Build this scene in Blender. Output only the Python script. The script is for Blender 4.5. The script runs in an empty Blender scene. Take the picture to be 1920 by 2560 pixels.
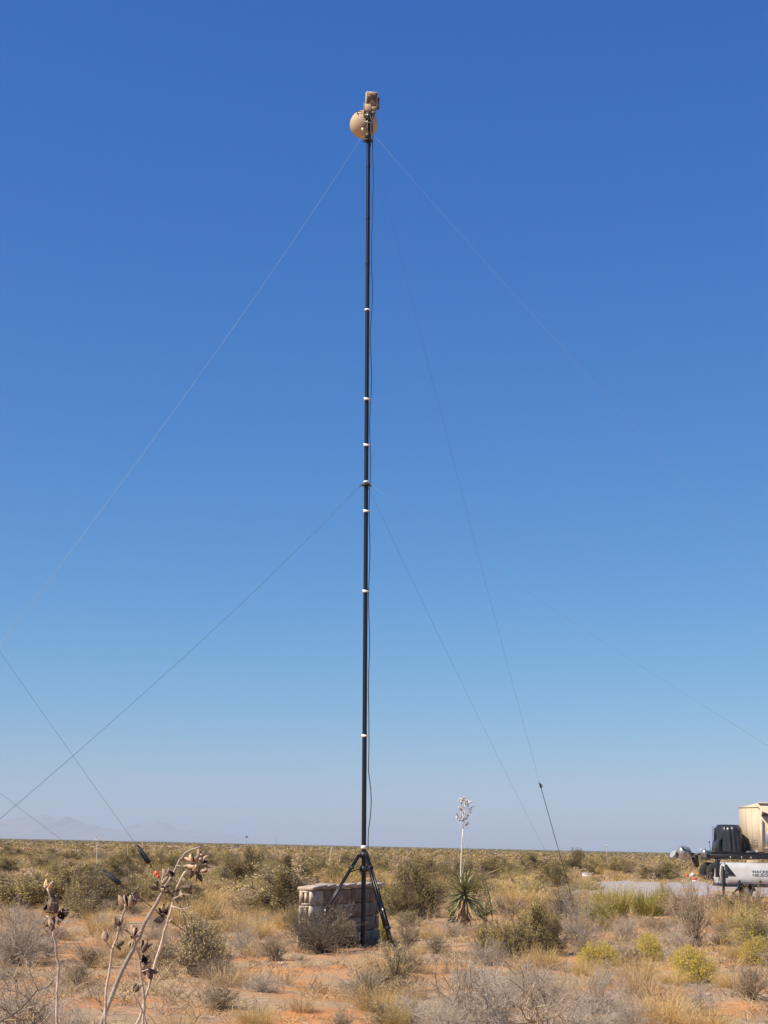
import bpy, math, random
import numpy as np
from mathutils import Vector, Matrix, Euler

S = bpy.context.scene
COL = S.collection
R = math.radians

# ------------------------------------------------------------------ camera
EYE = 1.7
FPX = 3700.0                    # focal length in pixels of the 1920 x 2560 photograph
PITCH = math.atan(835.5 / FPX)
ROLL = R(1.22)
_R0 = np.array([1.0, 0, 0]); _U0 = np.array([0, -math.sin(PITCH), math.cos(PITCH)])
_F = np.array([0, math.cos(PITCH), math.sin(PITCH)])
_R = _R0 * math.cos(ROLL) + _U0 * math.sin(ROLL)
_U = _U0 * math.cos(ROLL) - _R0 * math.sin(ROLL)
CAM = np.array([0, 0, EYE])
cd = bpy.data.cameras.new('camera')
cam = bpy.data.objects.new('camera', cd); COL.objects.link(cam)
M = Matrix.Identity(4)
for i in range(3):
    M[i][0] = _R[i]; M[i][1] = _U[i]; M[i][2] = -_F[i]; M[i][3] = CAM[i]
cam.matrix_world = M
cd.sensor_fit = 'VERTICAL'; cd.sensor_height = 36.0
cd.lens = 36.0 * FPX / 2560.0
cd.clip_start = 0.1; cd.clip_end = 120000
S.camera = cam

# ------------------------------------------------------------------ world, sun, exposure
SUN_EL, SUN_LEFT = R(47), R(60)          # the sun stands behind the camera's left shoulder
sun_dir = Vector((-math.sin(SUN_LEFT) * math.cos(SUN_EL), -math.cos(SUN_LEFT) * math.cos(SUN_EL), math.sin(SUN_EL)))
SKY_CURVE = ((1.6, .205), (.97, .67), (.5, 2.03))
W = bpy.data.worlds.new('World'); S.world = W; W.use_nodes = True
nt = W.node_tree
bg = nt.nodes['Background']
sky = nt.nodes.new('ShaderNodeTexSky'); sky.sky_type = 'NISHITA'; sky.sun_disc = False
sky.sun_elevation = SUN_EL
sky.sun_rotation = math.atan2(sun_dir.x, sun_dir.y)
sky.altitude = 1200; sky.air_density = 1.0; sky.dust_density = 0.6; sky.ozone_density = 4.0
# a deeper blue than the model's own: one power curve per channel over the whole sky
sp = nt.nodes.new('ShaderNodeSeparateColor'); cb = nt.nodes.new('ShaderNodeCombineColor'); nt.links.new(sky.outputs[0], sp.inputs[0])
for i_, (g_, k_) in enumerate(SKY_CURVE):
    p_ = nt.nodes.new('ShaderNodeMath'); p_.operation = 'POWER'; p_.inputs[1].default_value = g_; nt.links.new(sp.outputs[i_], p_.inputs[0])
    q_ = nt.nodes.new('ShaderNodeMath'); q_.operation = 'MULTIPLY'; q_.inputs[1].default_value = k_; nt.links.new(p_.outputs[0], q_.inputs[0]); nt.links.new(q_.outputs[0], cb.inputs[i_])
nt.links.new(cb.outputs[0], bg.inputs[0]); bg.inputs[1].default_value = 0.10
sd = bpy.data.lights.new('sun', 'SUN'); sd.energy = 5.0; sd.angle = R(0.53); sd.color = (1.0, 0.90, 0.75)
so = bpy.data.objects.new('sun', sd); COL.objects.link(so)
so.rotation_euler = (-sun_dir).to_track_quat('-Z', 'Y').to_euler(); so.location = (0, 0, 60)
S.view_settings.view_transform = 'Standard'; S.view_settings.look = 'None'
S.view_settings.gamma = 1; S.view_settings.use_curve_mapping = False
S.view_settings.exposure = 0.5
S.render.engine = 'CYCLES'
S.cycles.volume_bounces = 1; S.cycles.max_bounces = 8
S.cycles.use_denoising = True

# ------------------------------------------------------------------ places
def terrain(x, y):
    x = np.asarray(x, float); y = np.asarray(y, float)
    d = np.sqrt(x * x + y * y)
    near = 0.035 * np.sin(x * 0.9 + 1.3) * np.cos(y * 0.55) + 0.025 * np.sin(x * 2.1 + y * 1.3)
    mid = 0.10 * np.sin(x * 0.11 + y * 0.07 + 2.0) * np.clip(d / 60 - 0.6, 0, 1)
    far = 0.55 * np.sin(x * 0.013 + y * 0.009) * np.sin(y * 0.0062 + 1.0) * np.clip((d - 150) / 400, 0, 1) * np.clip((4000 - d) / 1500, 0, 1)
    return near * np.clip((400 - d) / 100, 0, 1) + mid * np.clip((900 - d) / 300, 0, 1) + far - 0.45 * np.clip((d - 150) / 500, 0, 1)

def ray(px, py):
    v = _F * FPX + _R * (px - 960) - _U * (py - 1280)
    return v / np.linalg.norm(v)

def ground_at(px, py):
    v = ray(px, py); z = 0.0
    for _ in range(6):
        t = (z - EYE) / v[2]; p = CAM + v * t
        z = float(terrain(p[0], p[1]))
    return Vector(p)

def at_depth(px, py, y):            # the point of that line of sight at ground distance y
    v = ray(px, py); return Vector(CAM + v * (y / v[1]))

def project(x, y, z):
    q = np.array([x, y, z]) - CAM; d = q @ _F
    return 960 + FPX * (q @ _R) / d, 1280 - FPX * (q @ _U) / d

def scale_at(p):                    # metres per photograph pixel at p
    return float((np.array(p) - CAM) @ _F) / FPX

# ------------------------------------------------------------------ materials
MATS = {}
def mat(name, c, rough=0.8, metal=0.0, var=0.0, vscale=8.0, tone=0.0, c2=None, bump=0.0, bscale=40, spec=None, objvar=0.0, trans=0.0, coat=0.0):
    """principled material; noise mixes c -> c2; 'tone' = per-piece variation from the attribute of that name"""
    if name in MATS: return MATS[name]
    m = bpy.data.materials.new(name); m.use_nodes = True; n = m.node_tree; L = n.links
    b = n.nodes['Principled BSDF']
    b.inputs['Roughness'].default_value = rough; b.inputs['Metallic'].default_value = metal
    if spec is not None: b.inputs['Specular IOR Level'].default_value = spec
    if coat: b.inputs['Coat Weight'].default_value = coat
    if c2 is None: c2 = tuple(v * (1 - var) for v in c)
    no = n.nodes.new('ShaderNodeTexNoise'); no.inputs['Scale'].default_value = vscale; no.inputs['Detail'].default_value = 5
    tc = n.nodes.new('ShaderNodeTexCoord'); L.new(tc.outputs['Object'], no.inputs['Vector'])
    rp = n.nodes.new('ShaderNodeMapRange'); rp.inputs[1].default_value = 0.35; rp.inputs[2].default_value = 0.65
    L.new(no.outputs['Fac'], rp.inputs[0])
    mx = n.nodes.new('ShaderNodeMix'); mx.data_type = 'RGBA'
    mx.inputs[6].default_value = (*c, 1); mx.inputs[7].default_value = (*c2, 1)
    out = mx.outputs[2]
    if tone:
        a = n.nodes.new('ShaderNodeAttribute'); a.attribute_name = 'tone'
        L.new(a.outputs['Fac'], mx.inputs[0])
    else:
        L.new(rp.outputs[0], mx.inputs[0])
    if tone or objvar:
        hs = n.nodes.new('ShaderNodeHueSaturation'); L.new(out, hs.inputs['Color'])
        oi = n.nodes.new('ShaderNodeObjectInfo')
        m1 = n.nodes.new('ShaderNodeMapRange'); m1.inputs[3].default_value = 1 - objvar; m1.inputs[4].default_value = 1 + objvar
        L.new(oi.outputs['Random'], m1.inputs[0]); L.new(m1.outputs[0], hs.inputs['Value'])
        out = hs.outputs[0]
    L.new(out, b.inputs['Base Color'])
    if bump:
        bn = n.nodes.new('ShaderNodeTexNoise'); bn.inputs['Scale'].default_value = bscale; bn.inputs['Detail'].default_value = 6
        L.new(tc.outputs['Object'], bn.inputs['Vector'])
        bp = n.nodes.new('ShaderNodeBump'); bp.inputs['Strength'].default_value = bump; bp.inputs['Distance'].default_value = 0.01
        L.new(bn.outputs['Fac'], bp.inputs['Height']); L.new(bp.outputs[0], b.inputs['Normal'])
    if trans:
        tr = n.nodes.new('ShaderNodeBsdfTranslucent'); L.new(out, tr.inputs['Color'])
        ms = n.nodes.new('ShaderNodeMixShader'); ms.inputs[0].default_value = trans
        L.new(b.outputs[0], ms.inputs[1]); L.new(tr.outputs[0], ms.inputs[2])
        L.new(ms.outputs[0], n.nodes['Material Output'].inputs['Surface'])
    MATS[name] = m
    return m

def leafmat(name, c, c2, trans=0.25, objvar=0.12): return mat(name, c, rough=0.75, tone=1, c2=c2, trans=trans, objvar=objvar, spec=0.3)
m_twig_grey = mat('grey_twig', (.31, .245, .19), tone=1, c2=(.58, .49, .39), objvar=.1)
m_twig_brown = mat('brown_twig', (.11, .085, .06), tone=1, c2=(.22, .17, .12), objvar=.1)
m_twig_dark = mat('dark_twig', (.07, .058, .045), tone=1, c2=(.17, .14, .105), objvar=.1)
m_twig_tan = mat('tan_twig', (.25, .18, .115), tone=1, c2=(.42, .33, .22), objvar=.1)
m_olive = leafmat('olive_leaf', (.28, .215, .075), (.52, .40, .155))
m_green = leafmat('dark_green_leaf', (.13, .10, .042), (.31, .235, .09))
m_sage = leafmat('sage_leaf', (.30, .235, .12), (.51, .41, .22))
m_ygreen = leafmat('yellow_green_leaf', (.32, .28, .065), (.52, .43, .12))
m_yellow = leafmat('yellow_flower_head', (.56, .43, .06), (.74, .58, .13))
m_gold = leafmat('golden_grass_blade', (.50, .335, .12), (.68, .50, .23))
m_straw = leafmat('straw_blade', (.42, .29, .15), (.60, .45, .26))
m_rust = leafmat('rust_seed_head', (.22, .12, .06), (.40, .26, .14))
m_seed = leafmat('tan_seed_head', (.36, .26, .16), (.50, .39, .27))
m_litter = leafmat('grey_litter', (.25, .175, .11), (.46, .33, .21))
m_yucca = leafmat('yucca_blade', (.17, .175, .07), (.52, .50, .28), objvar=.2)
m_yucca_dry = leafmat('dead_yucca_blade', (.33, .22, .13), (.50, .38, .26), objvar=.15)

# ------------------------------------------------------------------ object helpers
def link(o, parent=None):
    COL.objects.link(o)
    if parent is not None: o.parent = parent
    return o
def tag(o, label=None, cat=None, group=None, kind=None):
    if label: o['label'] = label
    if cat: o['category'] = cat
    if group: o['group'] = group
    if kind: o['kind'] = kind
    return o
def empty(name, loc, rot=(0, 0, 0)):
    o = bpy.data.objects.new(name, None); o.empty_display_size = 0.2
    o.location = loc; o.rotation_euler = rot
    return link(o)
def obj(name, me, parent=None, loc=(0, 0, 0), rot=(0, 0, 0), scl=(1, 1, 1)):
    o = bpy.data.objects.new(name, me); o.location = loc; o.rotation_euler = rot; o.scale = scl
    return link(o, parent)
def copy_tree(o, parent=None):
    c = o.copy(); COL.objects.link(c); c.parent = parent
    for ch in o.children: copy_tree(ch, c)
    return c

class MB:
    """mesh builder made of numpy blocks"""
    def __init__(s): s.v = []; s.f = []; s.t = []; s.m = []; s.n = 0; s.q = []
    def add(s, v, f, tone=0.5, mi=0):
        v = np.asarray(v, float).reshape(-1, 3); f = [tuple(int(i) + s.n for i in q) for q in f]
        s.v.append(v); s.t.append(np.full(len(v), tone) if np.isscalar(tone) else np.asarray(tone)); s.q += f; s.m += [mi] * len(f); s.n += len(v)
    def addarr(s, v, f, tone, mi=0):           # f: (n,3) or (n,4) array
        v = np.asarray(v).reshape(-1, 3); s.v.append(v); s.t.append(np.asarray(tone)); s.f.append((np.asarray(f) + s.n, mi)); s.n += len(v)
    # shapes
    def box(s, x0, x1, y0, y1, z0, z1, mi=0, bev=0.0):
        if bev <= 0:
            v = [(x, y, z) for z in (z0, z1) for y in (y0, y1) for x in (x0, x1)]
            s.add(v, [(0, 2, 3, 1), (4, 5, 7, 6), (0, 1, 5, 4), (2, 6, 7, 3), (0, 4, 6, 2), (1, 3, 7, 5)], mi=mi); return s
        xs = (x0, x0 + bev, x1 - bev, x1); ys = (y0, y0 + bev, y1 - bev, y1); rings = []
        for z, k in ((z0, 1), (z0 + bev, 0), (z1 - bev, 0), (z1, 1)):
            a = bev if k else 0
            c = bev
            rings.append([(x0 + a + c * (0 if k else 1), y0 + a, z), (x1 - a - c * (0 if k else 1), y0 + a, z), (x1 - a, y0 + a + c * (0 if k else 1), z), (x1 - a, y1 - a - c * (0 if k else 1), z),
                          (x1 - a - c * (0 if k else 1), y1 - a, z), (x0 + a + c * (0 if k else 1), y1 - a, z), (x0 + a, y1 - a - c * (0 if k else 1), z), (x0 + a, y0 + a + c * (0 if k else 1), z)])
        v = [p for r in rings for p in r]; f = []
        for r in range(3):
            for i in range(8):
                j = (i + 1) % 8; f.append((r * 8 + i, r * 8 + j, r * 8 + 8 + j, r * 8 + 8 + i))
        f.append(tuple(range(7, -1, -1))); f.append(tuple(range(24, 32)))
        s.add(v, f, mi=mi); return s
    def tube(s, pts, rad, n=8, mi=0, tone=0.5, cap=True):
        pts = [Vector(p) for p in pts]; k = len(pts)
        rad = [rad] * k if np.isscalar(rad) else list(rad)
        ref = Vector((0, 0, 1)); v = []; f = []
        u = None
        for i, p in enumerate(pts):
            d = (pts[min(i + 1, k - 1)] - pts[max(i - 1, 0)]).normalized()
            if u is None:
                u = d.cross(ref if abs(d.z) < .95 else Vector((1, 0, 0))).normalized()
            else:
                u = (u - d * u.dot(d)).normalized()
            w = d.cross(u)
            for a in range(n):
                t = 2 * math.pi * a / n
                v.append(p + (u * math.cos(t) + w * math.sin(t)) * rad[i])
        for i in range(k - 1):
            for a in range(n):
                b = (a + 1) % n; f.append((i * n + a, i * n + b, i * n + n + b, i * n + n + a))
        if cap: f.append(tuple(range(n - 1, -1, -1))); f.append(tuple(range((k - 1) * n, k * n)))
        s.add([tuple(p) for p in v], f, tone, mi); return s
    def lathe(s, prof, n=24, mi=0, M=None, a0=0, a1=2 * math.pi):
        v = []; k = len(prof)
        for r, z in prof:
            for a in range(n):
                t = a0 + (a1 - a0) * a / n
                p = Vector((r * math.cos(t), r * math.sin(t), z))
                v.append(tuple(M @ p) if M is not None else tuple(p))
        f = []
        for i in range(k - 1):
            for a in range(n):
                b = (a + 1) % n; f.append((i * n + a, i * n + b, i * n + n + b, i * n + n + a))
        s.add(v, f, mi=mi); return s
    def prism(s, poly, y0, y1, mi=0):        # polygon in x,z extruded along y
        k = len(poly); v = [(x, y0, z) for x, z in poly] + [(x, y1, z) for x, z in poly]
        f = [tuple(range(k)), tuple(range(2 * k - 1, k - 1, -1))] + [(i, i + k, (i + 1) % k + k, (i + 1) % k) for i in range(k)]
        s.add(v, f, mi=mi); return s
    def mesh(s, name, mats, smooth=False):
        me = bpy.data.meshes.new(name)
        V = np.concatenate(s.v) if s.v else np.zeros((0, 3)); T = np.concatenate(s.t)
        sizes = []; idx = []; mi = []
        if s.q:
            sizes.append(np.array([len(q) for q in s.q])); idx.append(np.array([i for q in s.q for i in q])); mi.append(np.array(s.m))
        for f, m in s.f:
            sizes.append(np.full(len(f), f.shape[1])); idx.append(f.ravel()); mi.append(np.full(len(f), m))
        sizes = np.concatenate(sizes); idx = np.concatenate(idx); mi = np.concatenate(mi)
        me.vertices.add(len(V)); me.vertices.foreach_set('co', V.astype(np.float32).ravel())
        me.loops.add(len(idx)); me.loops.foreach_set('vertex_index', idx.astype(np.int32))
        me.polygons.add(len(sizes)); st = np.concatenate([[0], np.cumsum(sizes)[:-1]])
        me.polygons.foreach_set('loop_start', st.astype(np.int32)); me.polygons.foreach_set('loop_total', sizes.astype(np.int32))
        me.polygons.foreach_set('material_index', mi.astype(np.int32))
        if smooth: me.polygons.foreach_set('use_smooth', np.ones(len(sizes), bool))
        a = me.attributes.new('tone', 'FLOAT', 'POINT'); a.data.foreach_set('value', T.astype(np.float32))
        for m in (mats if isinstance(mats, (list, tuple)) else [mats]): me.materials.append(m)
        me.update(calc_edges=True); me.validate()
        return me
    def build(s, name, mats, parent=None, smooth=False, **k): return obj(name, s.mesh(name, mats, smooth), parent, **k)

def smooth_by_angle(o, deg=35):
    me = o.data
    me.polygons.foreach_set('use_smooth', np.ones(len(me.polygons), bool))
    try:
        import bmesh
        b = bmesh.new(); b.from_mesh(me)
        for e in b.edges:
            if len(e.link_faces) == 2 and e.calc_face_angle(0) > R(deg): e.smooth = False
        b.to_mesh(me); b.free()
    except Exception: pass
    return o

# ------------------------------------------------------------------ vegetation geometry
def unit(v): return v / (np.linalg.norm(v, axis=-1, keepdims=True) + 1e-9)

def segs_to_mesh(mb, P0, P1, r0, r1, tone, mi=0):
    n = len(P0)
    if n == 0: return
    d = unit(P1 - P0); ref = np.where(np.abs(d[:, 2:3]) > .9, [[1.0, 0, 0]], [[0, 0, 1.0]])
    u = unit(np.cross(d, ref)); w = np.cross(d, u)
    V = np.zeros((n, 6, 3))
    for k in range(3):
        a = 2 * math.pi * k / 3; o = u * math.cos(a) + w * math.sin(a)
        V[:, k] = P0 + o * r0[:, None]; V[:, 3 + k] = P1 + o * r1[:, None]
    F = np.array([(0, 1, 4, 3), (1, 2, 5, 4), (2, 0, 3, 5)])
    f = (np.arange(n)[:, None, None] * 6 + F[None]).reshape(-1, 4)
    mb.addarr(V.reshape(-1, 3), f, np.repeat(tone, 6), mi)

def leaves_to_mesh(mb, rng, C, size, tone, mi=0, up=0.0, aspect=0.5):
    n = len(C)
    if n == 0: return
    a = unit(rng.normal(size=(n, 3)) + np.array([0, 0, up])); b = unit(np.cross(a, rng.normal(size=(n, 3))))
    L = size * rng.uniform(.6, 1.4, n); w = L * aspect
    V = np.stack([C - a * L[:, None] * .5, C + b * w[:, None] * .5, C + a * L[:, None] * .5, C - b * w[:, None] * .5], 1)
    f = np.arange(n * 4).reshape(n, 4)
    mb.addarr(V.reshape(-1, 3), f, np.repeat(tone, 4), mi)

def shrub_skeleton(rng, w, h, nstem, nsub, ntw, crook=.12, flat=1.0, inner=.25, lumps=5):
    """stems radiating from the root to an uneven dome, side branches and twigs. returns segments and twig points"""
    S0, S1, R0, R1, tips, tc = [], [], [], [], [], []
    lump = unit(rng.normal(size=(lumps, 3))); lump[:, 2] = abs(lump[:, 2]); la = rng.uniform(-.28, .22, lumps)
    r_base = 0.010 + 0.006 * h
    for i in range(nstem):
        az = rng.uniform(0, 2 * math.pi); e = math.acos(rng.uniform(.10, 1) ** flat)
        d = np.array([math.sin(e) * math.cos(az), math.sin(e) * math.sin(az), math.cos(e)])
        k = 1 + float((la * np.clip(lump @ d, 0, 1) ** 4).sum())
        end = d * np.array([w / 2, w / 2, h]) * k * rng.uniform(.72, 1.05)
        end[2] = max(end[2], h * .12)
        ctrl = end * np.array([.35, .35, .5]) + np.array([0, 0, h * .05])
        start = np.array([rng.normal(0, w * .05), rng.normal(0, w * .05), -.02])
        t = np.linspace(0, 1, 6)[:, None]
        P = (1 - t) ** 2 * start + 2 * t * (1 - t) * ctrl + t * t * end
        P[1:] += rng.normal(0, crook * h * .12, (5, 3)); rr = r_base * np.linspace(1, .35, 6) * rng.uniform(.6, 1.1)
        S0.append(P[:-1]); S1.append(P[1:]); R0.append(rr[:-1]); R1.append(rr[1:])
        sdir = unit(P[-1] - P[-3])
        tones = rng.uniform()
        for j in range(nsub):
            u = rng.uniform(inner, 1.0); q = u * 5; i0 = min(int(q), 4); b0 = P[i0] + (P[i0 + 1] - P[i0]) * (q - i0)
            dd = unit(unit(b0 * np.array([1, 1, .8]) + 1e-3) * .7 + sdir * .4 + rng.normal(0, .55, 3) + np.array([0, 0, .25]))
            ln = rng.uniform(.12, .30) * (h + w) * .5
            b1 = b0 + dd * ln * .5 + rng.normal(0, crook * ln * .4, 3); b2 = b1 + unit(dd + rng.normal(0, .25, 3)) * ln * .5
            if b2[2] < .03: b2[2] = .03 + rng.uniform(0, .05)
            if b1[2] < .02: b1[2] = .02
            rb = r_base * .4
            S0.append(np.array([b0, b1])); S1.append(np.array([b1, b2])); R0.append(np.array([rb, rb * .7])); R1.append(np.array([rb * .7, rb * .4]))
            for m in range(ntw):
                c0 = b0 + (b2 - b0) * rng.uniform(.3, 1); c1 = c0 + unit(dd * .6 + rng.normal(0, .6, 3) + np.array([0, 0, .15])) * ln * rng.uniform(.25, .6)
                if c1[2] < .02: c1[2] = .02
                S0.append(c0[None]); S1.append(c1[None]); R0.append(np.array([rb * .45])); R1.append(np.array([rb * .25]))
                tips.append(c0 + (c1 - c0) * .6); tips.append(c1); tc += [tones, tones]
    return np.concatenate(S0), np.concatenate(S1), np.concatenate(R0), np.concatenate(R1), np.array(tips), np.array(tc)

def shrub(name, seed, w, h, nstem, nsub, ntw, nleaf, lsize, tm, lm, spread=.05, crook=.12, thick=1.0, aspect=.5, up=0.2, flat=1.0, inner=.25, topbias=0, clump=0):
    rng = np.random.default_rng(seed)
    a, b, r0, r1, tips, tc = shrub_skeleton(rng, w, h, nstem, nsub, ntw, crook, flat, inner)
    t = MB(); segs_to_mesh(t, a, b, r0 * thick, r1 * thick, rng.uniform(0, 1, len(a)))
    me1 = t.mesh(name + '_branches', tm)
    me2 = None
    if nleaf:
        p = None
        if topbias: p = np.clip(tips[:, 2] / h, .02, 1) ** topbias; p /= p.sum()
        if clump:
            cs = rng.choice(len(tips), clump, p=p); ix = cs[rng.integers(0, clump, nleaf)]
        else: ix = rng.choice(len(tips), nleaf, p=p)
        C = tips[ix] + rng.normal(0, spread, (nleaf, 3)); C[:, 2] = np.maximum(C[:, 2], .02)
        l = MB(); leaves_to_mesh(l, rng, C, lsize, np.clip(tc[ix] * .6 + rng.uniform(0, .4, nleaf), 0, 1), 0, up, aspect)
        me2 = l.mesh(name + '_foliage', lm)
    return me1, me2

def blades(mb, rng, n, w, h, lean=.5, width=.004, base=.1, curl=.3, mi=0, ht=None):
    """curved tapered blades from a common root: 2 quads and a tip triangle each"""
    az = rng.uniform(0, 2 * math.pi, n); r = np.sqrt(rng.uniform(0, 1, n)) * base * w / 2
    L = h * rng.uniform(.45, 1.05, n); ln = rng.uniform(0, 1, n) ** .8 * lean
    az2 = az + rng.normal(0, .6, n)
    hd = np.stack([np.cos(az2), np.sin(az2), np.zeros(n)], 1)
    B = np.stack([np.cos(az) * r, np.sin(az) * r, np.full(n, -.01)], 1)
    side = np.stack([-np.sin(az2 + rng.uniform(0, 3.1, n)), np.cos(az2 + rng.uniform(0, 3.1, n)), np.zeros(n)], 1)
    side = unit(side)
    pts = []
    for t in (0, .4, .75, 1.0):
        x = (np.sin(ln) * t + curl * ln * t * t)[:, None] * hd * L[:, None]
        z = (np.cos(ln) * t * (1 - curl * ln * t * .45) * L)[:, None] * np.array([0, 0, 1.0])
        pts.append(B + x + z)
    wd = width * rng.uniform(.7, 1.3, n)[:, None] * side
    V = np.stack([pts[0] - wd * .5, pts[0] + wd * .5, pts[1] - wd * .45, pts[1] + wd * .45, pts[2] - wd * .3, pts[2] + wd * .3, pts[3]], 1)
    base_i = np.arange(n)[:, None] * 7
    q = np.concatenate([base_i + [0, 1, 3, 2], base_i + [2, 3, 5, 4]]); t3 = base_i + [4, 5, 6]
    tone = np.repeat(rng.uniform(0, 1, n), 7); st = mb.n
    mb.addarr(V.reshape(-1, 3), q, tone, mi)
    mb.f.append((t3 + st, mi))
    return pts[3]

def grass_mesh(name, seed, n, w, h, mats, lean=.6, width=.006, base=.3, curl=.4, seeds=0, sm=None):
    rng = np.random.default_rng(seed); mb = MB()
    tips = blades(mb, rng, n, w, h, lean, width, base, curl)
    if seeds:
        ix = rng.choice(len(tips), seeds); C = tips[ix] + rng.normal(0, .03, (seeds, 3)) - np.array([0, 0, .03])
        leaves_to_mesh(mb, rng, C, .03, rng.uniform(0, 1, seeds), 1, 1.0, .35)
    return mb.mesh(name, mats)

# ================================================================== THE SETTING
def make_ground():
    radii = np.concatenate([[0.0], np.geomspace(1.0, 8, 12), np.linspace(8.3, 60, 175)[0:], np.geomspace(61, 3000, 150), np.geomspace(3200, 60000, 22)])
    ang = np.concatenate([np.linspace(-35, 35, 281), np.linspace(37, 323, 120)])     # finer where the camera looks
    A = np.radians(ang); rr, aa = np.meshgrid(radii, A, indexing='ij')
    X = rr * np.sin(aa); Y = rr * np.cos(aa); Z = terrain(X, Y)
    d = rr
    rng = np.random.default_rng(5)
    fine = 0.012 * np.sin(X * 7.3 + np.sin(Y * 3.1)) * np.sin(Y * 5.9 + X * 1.7) + rng.normal(0, .004, X.shape)
    Z = Z + fine * np.clip((70 - d) / 30, 0, 1)
    V = np.stack([X, Y, Z], -1).reshape(-1, 3); n = len(ang); m = len(radii)
    i = np.arange(m - 1)[:, None]; j = np.arange(n)[None]
    F = np.stack([i * n + j + 0 * i, i * n + (j + 1) % n, (i + 1) * n + (j + 1) % n, (i + 1) * n + j], -1).reshape(-1, 4)
    mb = MB(); mb.addarr(V, F[:, ::-1], np.full(len(V), .5))
    g = bpy.data.materials.new('desert_soil'); g.use_nodes = True; N = g.node_tree; L = N.links; b = N.nodes['Principled BSDF']
    b.inputs['Roughness'].default_value = .95; b.inputs['Specular IOR Level'].default_value = .15
    tc = N.nodes.new('ShaderNodeNewGeometry')
    def noise(sc, det=6, rough=.6):
        x = N.nodes.new('ShaderNodeTexNoise'); x.inputs['Scale'].default_value = sc; x.inputs['Detail'].default_value = det; x.inputs['Roughness'].default_value = rough
        L.new(tc.outputs['Position'], x.inputs['Vector']); return x.outputs['Fac']
    def ramp(f, lo, hi):
        x = N.nodes.new('ShaderNodeMapRange'); x.inputs[1].default_value = lo; x.inputs[2].default_value = hi; L.new(f, x.inputs[0]); return x.outputs[0]
    def mix(f, a, c):
        x = N.nodes.new('ShaderNodeMix'); x.data_type = 'RGBA'
        L.new(f, x.inputs[0])
        for k, q in ((6, a), (7, c)):
            if isinstance(q, tuple): x.inputs[k].default_value = (*q, 1)
            else: L.new(q, x.inputs[k])
        return x.outputs[2]
    sand = mix(ramp(noise(.9), .35, .65), (.54, .235, .082), (.60, .32, .15))
    sand = mix(ramp(noise(9), .4, .75), sand, (.34, .15, .065))
    litter = mix(ramp(noise(14, 8, .75), .35, .65), (.31, .205, .12), (.48, .335, .205))
    col = mix(ramp(noise(.55, 7, .62), .42, .54), sand, litter)          # matted dead grass over the sand
    peb = N.nodes.new('ShaderNodeTexVoronoi'); peb.inputs['Scale'].default_value = 26; L.new(tc.outputs['Position'], peb.inputs['Vector'])
    col = mix(ramp(peb.outputs['Distance'], .11, .07), col, (.30, .19, .13))
    scr = mix(ramp(noise(.02, 8, .7), .4, .62), (.10, .088, .045), (.27, .19, .105))
    sep = N.nodes.new('ShaderNodeVectorMath'); sep.operation = 'LENGTH'; L.new(tc.outputs['Position'], sep.inputs[0])
    col = mix(ramp(sep.outputs['Value'], 250, 1200), col, scr)           # beyond the shrubs built one by one, scrub cover
    L.new(col, b.inputs['Base Color'])
    bp = N.nodes.new('ShaderNodeBump'); bp.inputs['Strength'].default_value = .8; bp.inputs['Distance'].default_value = .03
    L.new(noise(22, 8, .7), bp.inputs['Height']); L.new(bp.outputs[0], b.inputs['Normal'])
    o = mb.build('ground', g, smooth=True); tag(o, 'orange desert sand with matted grey litter', kind='structure')
make_ground()

def mountain(name, prof, dist, depth, label, seed):
    """a ridge: profile points (photo px, photo py) at its distance, with spurs in front and behind"""
    rng = np.random.default_rng(seed)
    P = []
    for px, py in prof:
        q = at_depth(px, py, dist); P.append((q.x, max(q.z, 0)))
    xs = np.linspace(P[0][0], P[-1][0], 120); hs = np.interp(xs, [p[0] for p in P], [p[1] for p in P])
    for k in range(1, 6): hs = hs + hs * .035 * np.sin(xs / 240 * k * 1.7 + rng.uniform(0, 6))
    v = []; rows = np.linspace(-1, 1, 15)
    for r in rows:
        for x, h in zip(xs, hs):
            e = (1 - abs(r)) ** .8
            rough = 1 + .22 * math.sin(x / 310 + r * 5) * (1 - e) + .12 * math.sin(x / 120 - r * 9) * (1 - e)
            v.append((x, dist + r * depth, h * e * rough - 6 * (abs(r) == 1)))
    n = len(xs); f = [(i * n + j, i * n + j + 1, i * n + n + j + 1, i * n + n + j) for i in range(14) for j in range(n - 1)]
    mb = MB(); mb.add(v, f)
    o = mb.build(name, mat('mountain_rock', (.30, .26, .23), var=.3, vscale=.002), smooth=True); tag(o, label, kind='structure')
mountain('mountain_range', [(-700, 2110), (-420, 2080), (-200, 2060), (-60, 2066), (0, 2053), (30, 2048), (70, 2042), (100, 2037), (125, 2040), (150, 2043), (170, 2041), (185, 2052), (215, 2063), (260, 2068), (330, 2082), (420, 2102)], 20000, 2600, 'hazy blue mountain range on the horizon', 1)
mountain('mountain_ridge', [(230, 2100), (300, 2070), (340, 2062), (370, 2057), (392, 2052), (410, 2059), (430, 2062), (450, 2074), (500, 2078), (560, 2084), (640, 2096), (720, 2110)], 25000, 2600, 'fainter hazy ridge behind the first range', 2)

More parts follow.
